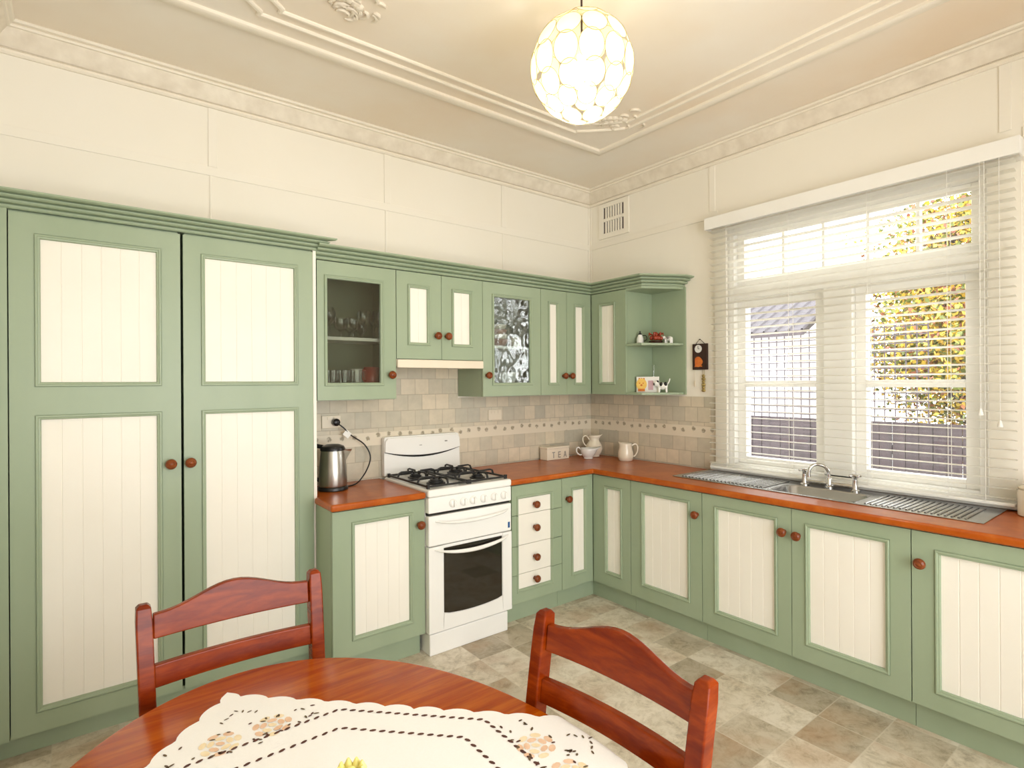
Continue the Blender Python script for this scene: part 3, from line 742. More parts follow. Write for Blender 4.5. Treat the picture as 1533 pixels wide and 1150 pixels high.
def bez(pts, n=8):
    """Catmull-Rom through the points."""
    P = [Vector(p) for p in pts]; P = [P[0] * 2 - P[1]] + P + [P[-1] * 2 - P[-2]]; out = []
    for i in range(1, len(P) - 2):
        for k in range(n):
            t = k / n; a, b, c_, d = P[i - 1], P[i], P[i + 1], P[i + 2]
            out.append(.5 * ((2 * b) + (c_ - a) * t + (2 * a - 5 * b + 4 * c_ - d) * t * t + (3 * b - a - 3 * c_ + d) * t ** 3))
    out.append(P[-2]); return out
cd = bez([(-2.187, -.05, 1.262), (-2.155, -.062, 1.235), (-2.105, -.06, 1.185), (-2.02, -.05, 1.125), (-1.985, -.06, 1.05), (-2.02, -.09, .975), (-2.10, -.14, .912), (-2.18, -.18, .905), (-2.193, -.185, .908)])
MB().tube(cd, .0042, 8).build('power_cord', BLACK, b0, smooth=60)
MB(A).lathe([(.021, 0), (.023, .006), (.021, .03), (.012, .036), (0, .036)], (0, 0, 0), 16, 'y') if False else None
pl = MB(); pl.lathe([(.020, .0), (.023, -.008), (.022, -.028), (.012, -.036), (0, -.036)], (-2.187, -.0145, 1.266), 18, 'y')
pl.build('plug', BLACK, b0, smooth=40)
MB().add([(-2.135, -.066, 1.222), (-2.105, -.066, 1.196), (-2.128, -.066, 1.168), (-2.160, -.066, 1.196), (-2.135, -.063, 1.222), (-2.105, -.063, 1.196), (-2.128, -.063, 1.168), (-2.160, -.063, 1.196)],
         [(0, 1, 2, 3), (7, 6, 5, 4), (0, 4, 5, 1), (1, 5, 6, 2), (2, 6, 7, 3), (3, 7, 4, 0)]).build('cord_tag', WHITE, b0)

# power points
def outlet(u0, u1, z0, z1, label, nsw):
    t = thing('power_point', label, 'power point', ((u0 + u1) / 2, -.006, z0))
    MB(A).box(u0, u1, .0062, .0145, z0, z1).build('face_plate', IVORY, t, bevel=.003)
    for k in range(nsw):
        x = u0 + (u1 - u0) * (k + 1) / (nsw + 1)
        MB(A).box(x - .006, x + .006, .0146, .018, z1 - .026, z1 - .008).build('switch', IVORY, t, bevel=.001)
outlet(-2.265, -2.152, 1.232, 1.306, 'cream double power point behind the kettle plug', 2)
outlet(-1.062, -.945, 1.226, 1.300, 'cream power point on the tiles right of the cooker', 3)

# ------------------------------------------------------------------ worktop ornaments
tb = thing('tea_box', 'long cream wooden tea box lettered TEA by the back wall', 'box', (-.475, -.07, .9))
MB().box(-.59, -.362, -.115, -.03, .9005, .985).build('body', CERAMIC, tb, bevel=.003)
MB().box(-.593, -.359, -.118, -.027, .9855, 1.0).build('lid', CERAMIC, tb, bevel=.003)
yl = -.1158
L_ = MB()
def let(poly): L_.prism(poly, yl, yl + .0006, 'y')
z0, z1 = .915, .962
x = -.54
let([(x, z1), (x + .030, z1), (x + .030, z1 - .007), (x, z1 - .007)]); let([(x + .0115, z0), (x + .0185, z0), (x + .0185, z1 - .007), (x + .0115, z1 - .007)])
x = -.478
let([(x, z0), (x + .007, z0), (x + .007, z1), (x, z1)])
for zz in (z0, (z0 + z1) / 2 - .003, z1 - .007): let([(x + .007, zz), (x + .026, zz), (x + .026, zz + .007), (x + .007, zz + .007)])
x = -.422
let([(x, z0), (x + .007, z0), (x + .019, z1), (x + .013, z1)]); let([(x + .025, z0), (x + .032, z0), (x + .019, z1), (x + .013, z1)]); let([(x + .007, z0 + .012), (x + .025, z0 + .012), (x + .024, z0 + .018), (x + .008, z0 + .018)])
L_.build('lettering', GREYINK, tb)

def jug(name, label, cx, cy, prof, hand, spout_dir, mat, spout=.25):
    t = thing(name, label, 'jug', (cx, cy, .9))
    n = 28; rs = []; hmax = prof[-1][1]
    for r, h in prof:
        ring = []
        for i in range(n):
            a = 2 * PI * i / n; k = max(0, (h / hmax - .72) / .28)
            s = max(0, math.cos(a - spout_dir)) ** 6
            rr = max(r, 2e-4) * (1 + spout * k * s)
            ring.append((cx + rr * math.cos(a), cy + rr * math.sin(a), .9 + h + .012 * k * s))
        rs.append(ring)
    MB().rings(rs, True, True, False).build('body', mat, t, smooth=60, solid=.003)
    MB().tube(bez([(cx + math.cos(spout_dir + PI) * r, cy + math.sin(spout_dir + PI) * r, .9 + h) for r, h in hand], 5), .0055, 8).build('handle', mat, t, smooth=60)
    return t
RV = math.radians(-38)     # facing right across the view
jug('water_jug', 'tall cream ceramic jug standing at the back of the worktop corner', -.135, -.165,
    [(.034, 0), (.044, .004), (.040, .010), (.058, .035), (.066, .065), (.060, .095), (.040, .125), (.034, .140), (.040, .158), (.046, .17)],
    [(.036, .135), (.06, .165), (.085, .158), (.088, .125), (.074, .095), (.058, .085)], RV, CERAMIC, .5)
jug('cream_jug', 'small white sauce jug in front of the tall cream jug', -.262, -.225,
    [(.028, 0), (.036, .004), (.032, .010), (.048, .030), (.058, .052), (.058, .068), (.062, .082)],
    [(.052, .066), (.075, .088), (.09, .078), (.088, .05), (.066, .03), (.048, .032)], RV, WCERAMIC, .6)
jug('milk_jug', 'straight cream milk jug alone on the worktop left of the sink', -.115, -.475,
    [(.046, 0), (.052, .004), (.057, .030), (.055, .065), (.047, .095), (.043, .115), (.047, .133)],
    [(.046, .112), (.07, .125), (.09, .11), (.09, .07), (.07, .035), (.055, .03)], RV + PI, CERAMIC, .2)
# canister by the right tiles
cn = thing('canister', 'cream ceramic canister by the window, cut by the right frame edge', 'canister', (-.1, -2.785, .9))
MB().lathe([(.066, 0), (.072, .004), (.073, .10), (.070, .115), (.066, .118)], (-.1, -2.785, .9), 32).build('body', CERAMIC, cn, smooth=40)
MB().lathe([(.069, .1185), (.071, .124), (.06, .134), (.02, .140), (.013, .146), (.018, .158), (.012, .166), (0, .168)], (-.1, -2.785, .9), 28).build('lid', CERAMIC, cn, smooth=40)

# ------------------------------------------------------------------ sink and taps
sk = thing('kitchen_sink', 'stainless steel sink with a bowl between two ribbed drainers', 'sink', (-.24, -1.9, .9))
mb = MB(mp_)
mb.grid([-.440, SX0, SX1, -.048], [-2.668, SY0, SY1, -1.135], [(1, 1)], .9005, .9045)
sheet = mb.build('drainer_top', SINKSTEEL, sk, weld=True, bevel=.002)
def rr(x0, x1, y0, y1, r, z, n=5):
    P = []
    for cx, cy, a in ((x1 - r, y1 - r, 0), (x0 + r, y1 - r, 90), (x0 + r, y0 + r, 180), (x1 - r, y0 + r, 270)):
        P += [(cx + r * math.cos(math.radians(a + 90 * i / n)), cy + r * math.sin(math.radians(a + 90 * i / n)), z) for i in range(n + 1)]
    return P
bw = MB(); i_ = .001
bw.rings([rr(SX0 - .004, SX1 + .004, SY0 - .004, SY1 + .004, .03, .9046), rr(SX0 + i_, SX1 - i_, SY0 + i_, SY1 - i_, .045, .9046), rr(SX0 + .006, SX1 - .006, SY0 + .006, SY1 - .006, .05, .895),
          rr(SX0 + .018, SX1 - .018, SY0 + .018, SY1 - .018, .06, .79), rr(SX0 + .04, SX1 - .04, SY0 + .04, SY1 - .04, .05, .758), rr(SX0 + .1, SX1 - .1, SY0 + .17, SY1 - .17, .03, .752)], True, False, True)
bw.build('bowl', SINKSTEEL, sk, smooth=50)
MB().lathe([(.035, .0), (.035, .003), (.028, .004), (.01, .001), (0, .001)], (-.275, -1.95, .7525), 20).build('drain', CHROME, sk, smooth=40)
for y0, y1 in ((-1.70, -1.19), (-2.60, -2.215)):
    mb = MB(); n_ = int((y1 - y0) / .024)
    for k in range(n_ + 1):
        y = y0 + (y1 - y0) * k / n_
        mb.tube([(-.405, y, .9042), (-.39, y, .9065), (-.11, y, .9065), (-.095, y, .9042)], .0055, 6)
    mb.build('drainer_ribs', SINKSTEEL, sk, smooth=60)
tp = thing('mixer_tap', 'chrome sink tap set with swivel spout and two cross handles', 'tap', (-.122, -1.935, .905))
mb = MB()
for y in (-1.803, -2.066):
    mb.lathe([(.024, 0), (.024, .006), (.016, .012), (.013, .04), (.013, .058), (0, .058)], (-.122, y, .905), 20)
mb.tube([(-.122, -1.803, .93), (-.122, -2.066, .93)], .010, 12)
mb.lathe([(.022, 0), (.022, .008), (.016, .014), (.015, .05), (.012, .056), (0, .056)], (-.122, -1.935, .905), 20)
mb.build('body', CHROME, tp, smooth=40)
MB().tube(bez([(-.122, -1.935, .96), (-.125, -1.932, .995), (-.14, -1.92, 1.022), (-.16, -1.90, 1.033), (-.18, -1.882, 1.032), (-.196, -1.868, 1.015), (-.20, -1.862, .990), (-.20, -1.862, .965)], 6), .0095, 12).build('spout', CHROME, tp, smooth=60)
for y in (-1.803, -2.066):
    mb = MB(); mb.lathe([(.012, .0585), (.011, .074), (.014, .078), (.014, .088), (.008, .092), (0, .092)], (-.122, y, .905), 16)
    for a in range(4):
        t = PI / 4 + a * PI / 2; p = Vector((-.122, y, .988)); q = p + Vector((math.cos(t), math.sin(t), 0)) * .032
        mb.tube([p, p.lerp(q, .5), q.lerp(p, .15), q], [.006, .005, .0075, .004], 8)
    mb.build('tap_handle', CHROME, tp, smooth=50)

# ------------------------------------------------------------------ venetian blind
vb = thing('venetian_blind', 'wide white venetian blind lowered with slats open over the window', 'blind', (-.06, -1.94, .93))
BU0, BU1 = 1.172, 2.703; BX = -.06
MB(B).box(1.165, 2.715, .028, .088, 2.515, 2.560).build('headrail', WHITE, vb, bevel=.004)
plabel(MB(B).box(1.148, 2.728, .0885, .098, 2.503, 2.582).box(1.148, 1.158, .022, .088, 2.503, 2.582).box(2.718, 2.728, .022, .088, 2.503, 2.582).build('valance', WHITE, vb, bevel=.003), 'flat white valance')
Np = 36; zt, zb = 2.487, .958
slat0 = None
for k in range(Np):
    z = zb + (zt - zb) * k / (Np - 1)
    if slat0 is None:
        mb = MB(); P = []
        for s_ in (1, -1):
            for i in range(7):
                t = (i / 6 - .5) if s_ > 0 else (.5 - i / 6)
                P.append((BX + t * .05, z + .0035 * (1 - (2 * t) ** 2) + s_ * .0012 - t * .004))
        mb.prism(P, -BU1, -BU0, 'y') if False else None
        n = len(P); mb.add([(p[0], -BU1, p[1]) for p in P] + [(p[0], -BU0, p[1]) for p in P], [tuple(range(n)), tuple(range(n, 2 * n))] + [(i, (i + 1) % n, n + (i + 1) % n, n + i) for i in range(n)])
        slat0 = mb.build('slat', SLAT, vb); zs0 = z
    else:
        o = slat0.copy(); COL.objects.link(o); o.parent = vb; o.location = (0, 0, z - zs0)
MB(B).box(BU0, BU1, .036, .084, .924, .940).build('bottom_rail', WHITE, vb, bevel=.004)
for u in (1.30, 1.70, 2.115, 2.46, 2.60):
    mb = MB()
    for dx in (-.0272, .0272): mb.tube([(BX + dx, -u, .935), (BX + dx, -u, 2.52)], .0013, 5)
    mb.build('ladder_cord', CORD, vb)
mb = MB(); mb.tube([(-.094, -2.585, 2.51), (-.094, -2.585, 1.36)], .0012, 5).tube([(-.096, -2.655, 2.51), (-.096, -2.655, 1.31)], .0012, 5)
pc = mb.build('pull_cord', CORD, vb)
MB().lathe([(.004, .03), (.007, .02), (.012, 0), (.0, -.001)], (-.096, -2.655, 1.283), 12).build('cord_pull', WHITE, pc, smooth=50)
MB().lathe([(.004, .03), (.007, .02), (.012, 0), (.0, -.001)], (-.094, -2.585, 1.333), 12).build('cord_pull', WHITE, pc, smooth=50)

# ------------------------------------------------------------------ wall vent, hanging clock
vt = thing('wall_vent', 'cream slotted air vent high on the wall near the corner', 'vent', (-.006, -.27, 2.67))
MB(B).grid([.115, .165, .378, .43], [2.665, 2.705, 2.80, 2.825, 2.915, 2.95], [(1, 1), (1, 3)], .0005, .012).build('plate', WALL, vt, weld=True, bevel=.002)
MB(B).box(.165, .378, .0005, .002, 2.705, 2.915).build('dark_backing', DKBROWN, vt)
mb = MB(B)
for z0, z1 in ((2.706, 2.799), (2.826, 2.914)):
    for k in range(1, 8): u = .165 + .213 * k / 8; mb.box(u - .008, u + .008, .003, .010, z0, z1)
mb.build('slats', WALL, vt)
ck = thing('wall_clock', 'small dark brown hanging plaque clock between shelves and blind', 'clock', (-.012, -1.058, 1.57))
MB(B).box(.999, 1.114, .002, .018, 1.578, 1.757).build('plaque', DKBROWN, ck, bevel=.002)
def discB(u, z, r, d0, d1, n=24): return MB(B).rings([[(u + r * math.cos(2 * PI * i / n), d, z + r * math.sin(2 * PI * i / n)) for i in range(n)] for d in (d0, d1)])
dl = discB(1.047, 1.722, .027, .0182, .022).build('dial', WCERAMIC, ck)
MB(B).box(1.0455, 1.0485, .0222, .0235, 1.722, 1.741).box(1.047, 1.059, .0222, .0235, 1.7205, 1.7235).build('hands', BLACK, dl)
mb = MB(B); mb.rings([[(1.047 + .030 * math.cos(t) * (1 + .15 * math.cos(3 * t)), d, 1.632 + .036 * math.sin(t)) for t in [2 * PI * i / 24 for i in range(24)]] for d in (.0182, .022)])
mb.box(1.018, 1.076, .0182, .021, 1.598, 1.606)
mb.build('painted_figure', ORANGE, ck)
MB(B).tube([B(1.022, .012, 1.757)] and [(1.022, .01, 1.757), (1.054, .01, 1.790), (1.090, .01, 1.757)], .002, 6).lathe([(.004, 0), (.004, .012), (0, .012)], (1.054, .006, 1.786), 8, 'y').build('hanging_cord', DKBROWN, ck)
mb = MB(B); mb.tube([(1.076, .01, 1.578), (1.076, .01, 1.545)], .0014, 5).tube([(1.088, .01, 1.578), (1.088, .01, 1.545)], .0014, 5)
for k in range(6): mb.ball((1.082, .012, 1.535 - k * .02), (.013 + .004 * (k % 2), .008, .011), 10, 6)
mb.build('pendulum_charm', BRASS, ck, smooth=60)
MB(B).tube([(1.010, .008, 1.578), (1.012, .008, 1.50)], .0010, 5).lathe([(.003, 0), (.005, -.03), (.003, -.04), (0, -.04)], (1.012, .008, 1.50), 8).build('weight', IVORY, ck)

# ------------------------------------------------------------------ ornaments on the open shelves
z = 1.768
o = thing('coffee_pot', 'miniature white coffee pot with black lid and base on the shelf', 'ornament', (-.2, -.690, z))
cx, cy = -.2, -.690
MB().lathe([(.026, .009), (.026, .012), (.024, .04), (.016, .062), (.014, .068)], (cx, cy, z), 20).build('body', WCERAMIC, o, smooth=50)
MB().lathe([(.029, 0), (.029, .008), (0, .0085)], (cx, cy, z), 20).build('base', BLACK, o)
MB().lathe([(.015, .0682), (.012, .076), (.004, .08), (.006, .092), (0, .096)], (cx, cy, z), 16).build('lid', BLACK, o, smooth=50)
MB().tube(bez([(cx + .012, cy - .012, z + .062), (cx + .028, cy - .03, z + .06), (cx + .032, cy - .034, z + .035), (cx + .018, cy - .018, z + .02)], 4), .003, 6).build('handle', BLACK, o)
o = thing('fruit_ornament', 'red-brown clay basket of fruit in the middle of the shelf', 'ornament', (-.16, -.785, z))
cx, cy = -.15, -.790
MB().lathe([(.030, 0), (.044, .002), (.050, .018), (.046, .02), (0, .02)], (cx, cy, z), 20).build('basket', DKBROWN, o, smooth=50)
mb = MB(); r_ = random.Random(3)
for k in range(16):
    a = r_.uniform(0, 2 * PI); q = r_.uniform(0, .036); mb.ball((cx + q * math.cos(a), cy + q * math.sin(a), z + .032 + (1 - q / .04) * .042 * r_.uniform(.5, 1)), r_.uniform(.012, .017), 10, 7)
for k in range(7):
    a = 2 * PI * k / 7; mb.tube([(cx + .02 * math.cos(a), cy + .02 * math.sin(a), z + .06), (cx + .05 * math.cos(a), cy + .05 * math.sin(a), z + .072), (cx + .055 * math.cos(a), cy + .055 * math.sin(a), z + .052)], [.003, .008, .002], 6)
mb.build('fruit', TERRA, o, smooth=60)
o = thing('animal_figurine', 'tiny white and grey cattle figurine at the right of the shelf', 'ornament', (-.1, -.865, z))
cx, cy = -.10, -.862
mb = MB(); mb.ball((cx, cy, z + .034), (.015, .034, .017), 14, 8).ball((cx - .008, cy + .036, z + .044), (.011, .015, .012), 10, 8)
for dx, dy in ((-.008, -.022), (.008, -.022), (-.008, .022), (.008, .022)): mb.tube([(cx + dx, cy + dy, z), (cx + dx, cy + dy, z + .03)], [.006, .007], 8)
mb.build('body', WCERAMIC, o, smooth=60)
mb = MB(); mb.ball((cx - .010, cy - .004, z + .04), (.010, .014, .011), 10, 6).ball((cx - .014, cy + .048, z + .044), (.005, .006, .005), 8, 6); mb.build('markings', GREYINK, o, smooth=60)
z = 1.421
o = thing('picture_plaque', 'white plaque painted with an orange and yellow animal on bottom shelf', 'ornament', (-.18, -.72, z))
pr_ = lambda a, d, zz: (-.225 + .42 * a + d * -.75, -.655 - .78 * a + d * -.3 - .0, z + zz)
MB(pr_).box(.02, .20, 0, .008, .0, .112).build('board', WCERAMIC, o, bevel=.001)
mb = MB(pr_); mb.rings([[(.062 + .042 * math.cos(t), d, .058 + .042 * math.sin(t)) for t in [2 * PI * i / 20 for i in range(20)]] for d in (.0085, .014)])
mb.build('yellow_figure', YELLOW, o, smooth=40)
mb = MB(pr_); mb.box(.035, .09, .0142, .017, .008, .026)
for ex, ez, er in ((.048, .066, .006), (.076, .066, .006), (.062, .052, .009)): mb.rings([[(ex + er * math.cos(t), d, ez + er * .8 * math.sin(t)) for t in [2 * PI * i / 10 for i in range(10)]] for d in (.0142, .017)])
for k in range(3): mb.rings([[(.045 + k * .018 + .007 * math.cos(t), d, .095 + .009 * math.sin(t)) for t in [2 * PI * i / 10 for i in range(10)]] for d in (.0085, .013)])
mb.build('orange_markings', ORANGE, o)
MB(pr_).box(.115, .155, .0085, .012, .018, .085).build('pink_figure', PINK, o, bevel=.004)
o = thing('cow_figurine', 'white cow figurine with black patches on the bottom shelf', 'ornament', (-.14, -.865, z))
cx, cy = -.15, -.845; mc = lambda a, b, h: (cx + .28 * a - .5 * b * 1.0, cy - .42 * a * 1.6 - .35 * b, z + h)
mb = MB(mc); mb.ball((0, 0, .045), (.052, .026, .026), 18, 10).ball((-.062, .012, .062), (.024, .02, .019), 12, 8).tube([(-.04, .004, .05), (-.058, .01, .062)], .016, 10)
for a, b in ((-.034, -.012), (-.030, .014), (.034, -.012), (.036, .014)): mb.tube([(a * 1.1, b, 0), (a, b, .035)], [.010, .013], 10)
mb.tube(bez([(.045, 0, .055), (.062, 0, .075), (.072, 0, .098)], 4), [.006] * 8 + [.004], 8)
mb.build('body', WCERAMIC, o, smooth=60)
mb = MB(mc); mb.ball((-.012, .012, .056), (.018, .018, .017), 12, 8).ball((.030, .014, .060), (.017, .016, .015), 12, 8).ball((-.046, .008, .078), (.012, .018, .008), 10, 6).ball((-.08, .018, .06), (.008, .012, .010), 10, 6)
mb.build('black_patches', BLACK, o, smooth=60)
o = thing('bud_vase', 'thin clear glass bud vase behind the plaque on bottom shelf', 'vase', (-.06, -.70, z))
MB().lathe([(.018, 0), (.019, .004), (.016, .03), (.006, .07), (.005, .13), (.010, .19), (.012, .2)], (-.06, -.70, z), 18, cap=False).build('body', GLASSWARE, o, smooth=60)

# ------------------------------------------------------------------ glassware in the left wall cabinet
def place_set(proto, spots, labels):
    for k, (p, lab) in enumerate(zip(spots, labels)):
        if k == 0: proto.location = p; proto['label'] = lab
        else: dup(proto, p, lab)
zs = 1.7575
wg = thing('wine_glass', 'x', 'glass', (0, 0, 0), 'stemmed glasses on the cabinet shelf')
MB().lathe([(.032, 0), (.031, .002), (.006, .006), (.0035, .012), (.0035, .07), (.008, .078), (.030, .10), (.036, .125), (.034, .15), (.029, .168)], (0, 0, 0), 22, cap=False).build('body', GLASSWARE, wg, smooth=60)
place_set(wg, [(-2.296, -.215, zs), (-2.335, -.11, zs), (-2.245, -.10, zs), (-2.075, -.18, zs), (-1.985, -.13, zs), (-2.0, -.22, zs)],
          ['large clear wine glass at the left front of the upper shelf', 'clear wine glass at the back left corner of the upper shelf', 'clear wine glass at the back, second from left on upper shelf',
           'clear wine glass in the right half of the upper shelf', 'clear wine glass at the back right of the upper shelf', 'clear wine glass hard against the right side of upper shelf'])
gb = thing('goblet', 'x', 'glass', (0, 0, 0), 'squat goblets on the cabinet shelf')
MB().lathe([(.028, 0), (.027, .002), (.007, .007), (.006, .03), (.012, .04), (.034, .058), (.038, .085), (.036, .115)], (0, 0, 0), 20, cap=False).build('body', GLASSWARE, gb, smooth=60)
place_set(gb, [(-2.215, -.19, zs), (-2.155, -.225, zs), (-2.135, -.12, zs), (-2.045, -.07, zs)],
          ['squat cut-glass goblet left of centre on the upper shelf', 'squat cut-glass goblet at the front centre of upper shelf', 'squat goblet behind the front centre goblet on upper shelf', 'squat goblet at the back right of the upper shelf'])
zs = 1.4885
tu = thing('tumbler', 'x', 'glass', (0, 0, 0), 'tumblers on the cabinet floor')
MB().lathe([(.0, .004), (.026, .004), (.026, 0), (.028, 0), (.032, .085)], (0, 0, 0), 22, cap=False).build('body', GLASSWARE, tu, smooth=60)
place_set(tu, [(-2.315, -.15, zs), (-2.275, -.235, zs), (-2.205, -.225, zs), (-2.235, -.12, zs), (-2.155, -.13, zs), (-2.140, -.24, zs)],
          ['clear tumbler at the far left of the cabinet floor', 'clear tumbler with bright highlight, front left of cabinet floor', 'clear tumbler at front centre of the cabinet floor',
           'clear tumbler behind the front left pair on cabinet floor', 'clear tumbler at the back centre of the cabinet floor', 'clear tumbler just left of the white cup'])
def mug(name, label, cx, cy, z, r, h, mat, ang):
    t = thing(name, label, 'mug', (cx, cy, z))
    MB().lathe([(0, .003), (r * .9, .003), (r * .92, 0), (r, .006), (r, h)], (cx, cy, z), 26, cap=False).build('body', mat, t, smooth=50, solid=.003)
    ca, sa = math.cos(ang), math.sin(ang)
    MB().tube(bez([(cx + ca * q, cy + sa * q, z + hh) for q, hh in ((r, h * .82), (r * 1.45, h * .8), (r * 1.6, h * .5), (r * 1.35, h * .25), (r, h * .22))], 5), .005, 8).build('handle', mat, t, smooth=60)
mug('mug', 'glossy red mug at the right of the glass cabinet floor', -2.02, -.165, zs, .046, .105, RED, math.radians(200))
mug('mug', 'plain white cup beside the red mug in the glass cabinet', -2.095, -.12, zs, .034, .095, WCERAMIC, math.radians(230))
# crockery behind the rippled glass
def bowl(name, label, cx, cy, z, r, h, mat, cat='bowl', group=None):
    o = MB().lathe([(0, .004), (r * .45, .004), (r * .45, 0), (r * .55, 0), (r * .85, h * .55), (r, h)], (cx, cy, z), 26, cap=False).build(name, mat, None, smooth=50, solid=.003)
    tag(o, label, cat, group); return o
zs = 1.7485
TAN = paint('brown_stoneware', srgb(172, 116, 88), srgb(150, 96, 72), .3)
for k in range(4):
    bowl('bowl', ['brown stoneware bowl, lowest of the tall stack behind rippled glass', 'cream bowl, second from the bottom of the tall stack', 'brown stoneware bowl, third in the tall stack', 'cream bowl, topmost of the tall stack'][k], -1.075, -.16, zs + k * .034, .068 - .004 * k, .05, (TAN, CERAMIC, TAN, CERAMIC)[k], group='stacked bowls behind rippled glass')
for k in range(3):
    bowl('plate', ['brown plate at the bottom of the short stack', 'pale plate in the middle of the short stack', 'brown plate on top of the short stack'][k], -1.205, -.15, zs + k * .02, .072, .016, (TAN, CERAMIC, TAN)[k], 'plate', 'stacked plates behind rippled glass')
mug('teacup', 'cream teacup to the right of the bowl stack behind rippled glass', -.935, -.17, zs, .040, .07, CERAMIC, math.radians(250))
zs = 1.4885
bowl('bowl', 'white mixing bowl on the floor of the rippled glass cabinet', -1.0, -.15, zs, .09, .08, WCERAMIC)
bowl('bowl', 'small cream bowl at left on the rippled glass cabinet floor', -1.19, -.19, zs, .055, .045, CERAMIC)

# ------------------------------------------------------------------ pendant lamp
LX, LY, LZ, LR = -1.848, -1.763, 2.712, .198
pd = thing('pendant_lamp', 'round pendant lamp of cream capiz shell discs hanging lit', 'lamp', (LX, LY, 2.53))
MB().lathe([(.05, 0), (.05, -.012), (.03, -.028), (.008, -.034), (0, -.034)], (LX, LY, ZC - .0005), 24).build('ceiling_rose', WHITE, pd, smooth=40)
MB().tube([(LX, LY, ZC - .03), (LX, LY, LZ + .09)], .004, 8).build('flex', DKBROWN, pd)
MB().lathe([(.012, .10), (.02, .095), (.02, .045), (.015, .04)], (LX, LY, LZ), 16).build('lamp_holder', WHITE, pd)
bb = MB(); bb.lathe([(.014, .04), (.018, .02), (.033, -.02), (.036, -.045), (.028, -.07), (.010, -.082), (0, -.083)], (LX, LY, LZ), 20).build('bulb', BULB, pd, smooth=60)
sm = MB(); wm = MB()
rows = [(74, 6, .052, .046), (50, 10, .056, .05), (22, 12, .058, .052), (-6, 13, .05, .06), (-32, 12, .058, .05), (-53, 10, .044, .042)]
for lat, n, w, h in rows:
    la = math.radians(lat)
    w = min(w, PI * LR * math.cos(la) / n * .99)
    for k in range(n):
        lo_ = 2 * PI * (k + (.5 if lat in (50, -6, -53) else 0)) / n
        N = Vector((math.cos(la) * math.cos(lo_), math.cos(la) * math.sin(lo_), math.sin(la)))
        E_ = Vector((-math.sin(lo_), math.cos(lo_), 0)); U = N.cross(E_)
        cpt = Vector((LX, LY, LZ)) + N * LR
        ring = [cpt + E_ * w * math.cos(2 * PI * i / 20) + U * h * math.sin(2 * PI * i / 20) for i in range(20)]
        ring = [Vector((LX, LY, LZ)) + (p - Vector((LX, LY, LZ))).normalized() * LR for p in ring]
        sm.add([tuple(p) for p in ring], [tuple(range(20))])
        wm.tube(ring, .0012, 4, True)
sm.build('shade', SHELL, pd); wm.build('wire_frame', BRASS, pd)

# ------------------------------------------------------------------ dining table
TX, TY, TA, TB_, TZ = -3.062, -2.462, .530, .772, .74
tbl = thing('dining_table', 'polished red-brown oval dining table with a white embroidered cloth', 'table', (TX, TY, 0))
ell = lambda k, z: [(TX + (TA + k) * math.cos(2 * PI * i / 96), TY + (TB_ + k) * math.sin(2 * PI * i / 96), z) for i in range(96)]
MB().rings([ell(-.02, .712), ell(-.004, .715), ell(0, .722), ell(0, .731), ell(-.004, .737), ell(-.012, .74)]).build('tabletop', TABLEW, tbl, smooth=30)
mb = MB()
mb.box(TX - .33, TX + .33, TY + .49, TY + .51, .63, .7115).box(TX - .33, TX + .33, TY - .51, TY - .49, .63, .7115).box(TX - .335, TX - .315, TY - .49, TY + .49, .63, .7115).box(TX + .315, TX + .335, TY - .49, TY + .49, .63, .7115)
mb.build('apron', TABLEW, tbl)
for sx in (-1, 1):
    for sy in (-1, 1):
        MB().lathe([(.018, 0), (.022, .02), (.018, .05), (.026, .30), (.034, .55), (.028, .60), (.036, .629)], (TX + sx * .325, TY + sy * .5, 0), 20).build('leg', TABLEW, tbl, smooth=50)

# tablecloth: square turned 45 degrees, scalloped, corners falling over the edge
CXc, CYc, CL = -3.105, -2.46, .925
def drape(x, y, lift=0):
    dx, dy = x - TX, y - TY; r = math.hypot(dx / TA, dy / TB_)
    zt_ = TZ + .0015 + lift
    if r <= 1.0 - 1e-6: return (x, y, zt_)
    ex, ey = TX + dx / r, TY + dy / r
    nx, ny = dx / TA ** 2, dy / TB_ ** 2; L = math.hypot(nx, ny); nx, ny = nx / L, ny / L
    s = math.hypot(x - ex, y - ey)
    R_ = .012
    if s < R_ * PI / 2:
        a = s / R_; return (ex + nx * (R_ * math.sin(a) + lift), ey + ny * (R_ * math.sin(a) + lift), TZ + .0015 - R_ * (1 - math.cos(a)) + lift * math.cos(a))
    s2 = s - R_ * PI / 2
    return (ex + nx * (R_ + .0 * s2 + lift), ey + ny * (R_ + lift), TZ + .0015 - R_ - s2 * .97)
ca = math.sqrt(.5)
def c2w(u, v): return (CXc + (u - v) * ca, CYc + (u + v) * ca)
N_ = 92; cl = MB(); V = []
for j in range(N_ + 1):
    for i in range(N_ + 1):
        u = (i / N_ - .5) * CL; v = (j / N_ - .5) * CL
        def sc(t): return .014 * abs(math.sin(t * PI / .072)) ** .6
        if i == 0: u -= sc(v)
        if i == N_: u += sc(v)
        if j == 0: v -= sc(u)
        if j == N_: v += sc(u)
        x, y = c2w(u, v); V.append(drape(x, y))
cl.add(V, [(j * (N_ + 1) + i, j * (N_ + 1) + i + 1, (j + 1) * (N_ + 1) + i + 1, (j + 1) * (N_ + 1) + i) for j in range(N_) for i in range(N_)])
def spot(u, v, a, w, h, mi, lift=.0008, n=8):
    cl.cur = mi
    pts = []
    for k in range(n):
        t = 2 * PI * k / n; p = w * math.cos(t); q = h * math.sin(t)
        x, y = c2w(u + p * math.cos(a) - q * math.sin(a), v + p * math.sin(a) + q * math.cos(a)); pts.append(drape(x, y, lift))
    cl.add(pts, [tuple(range(n))]); cl.cur = 0
H = CL / 2
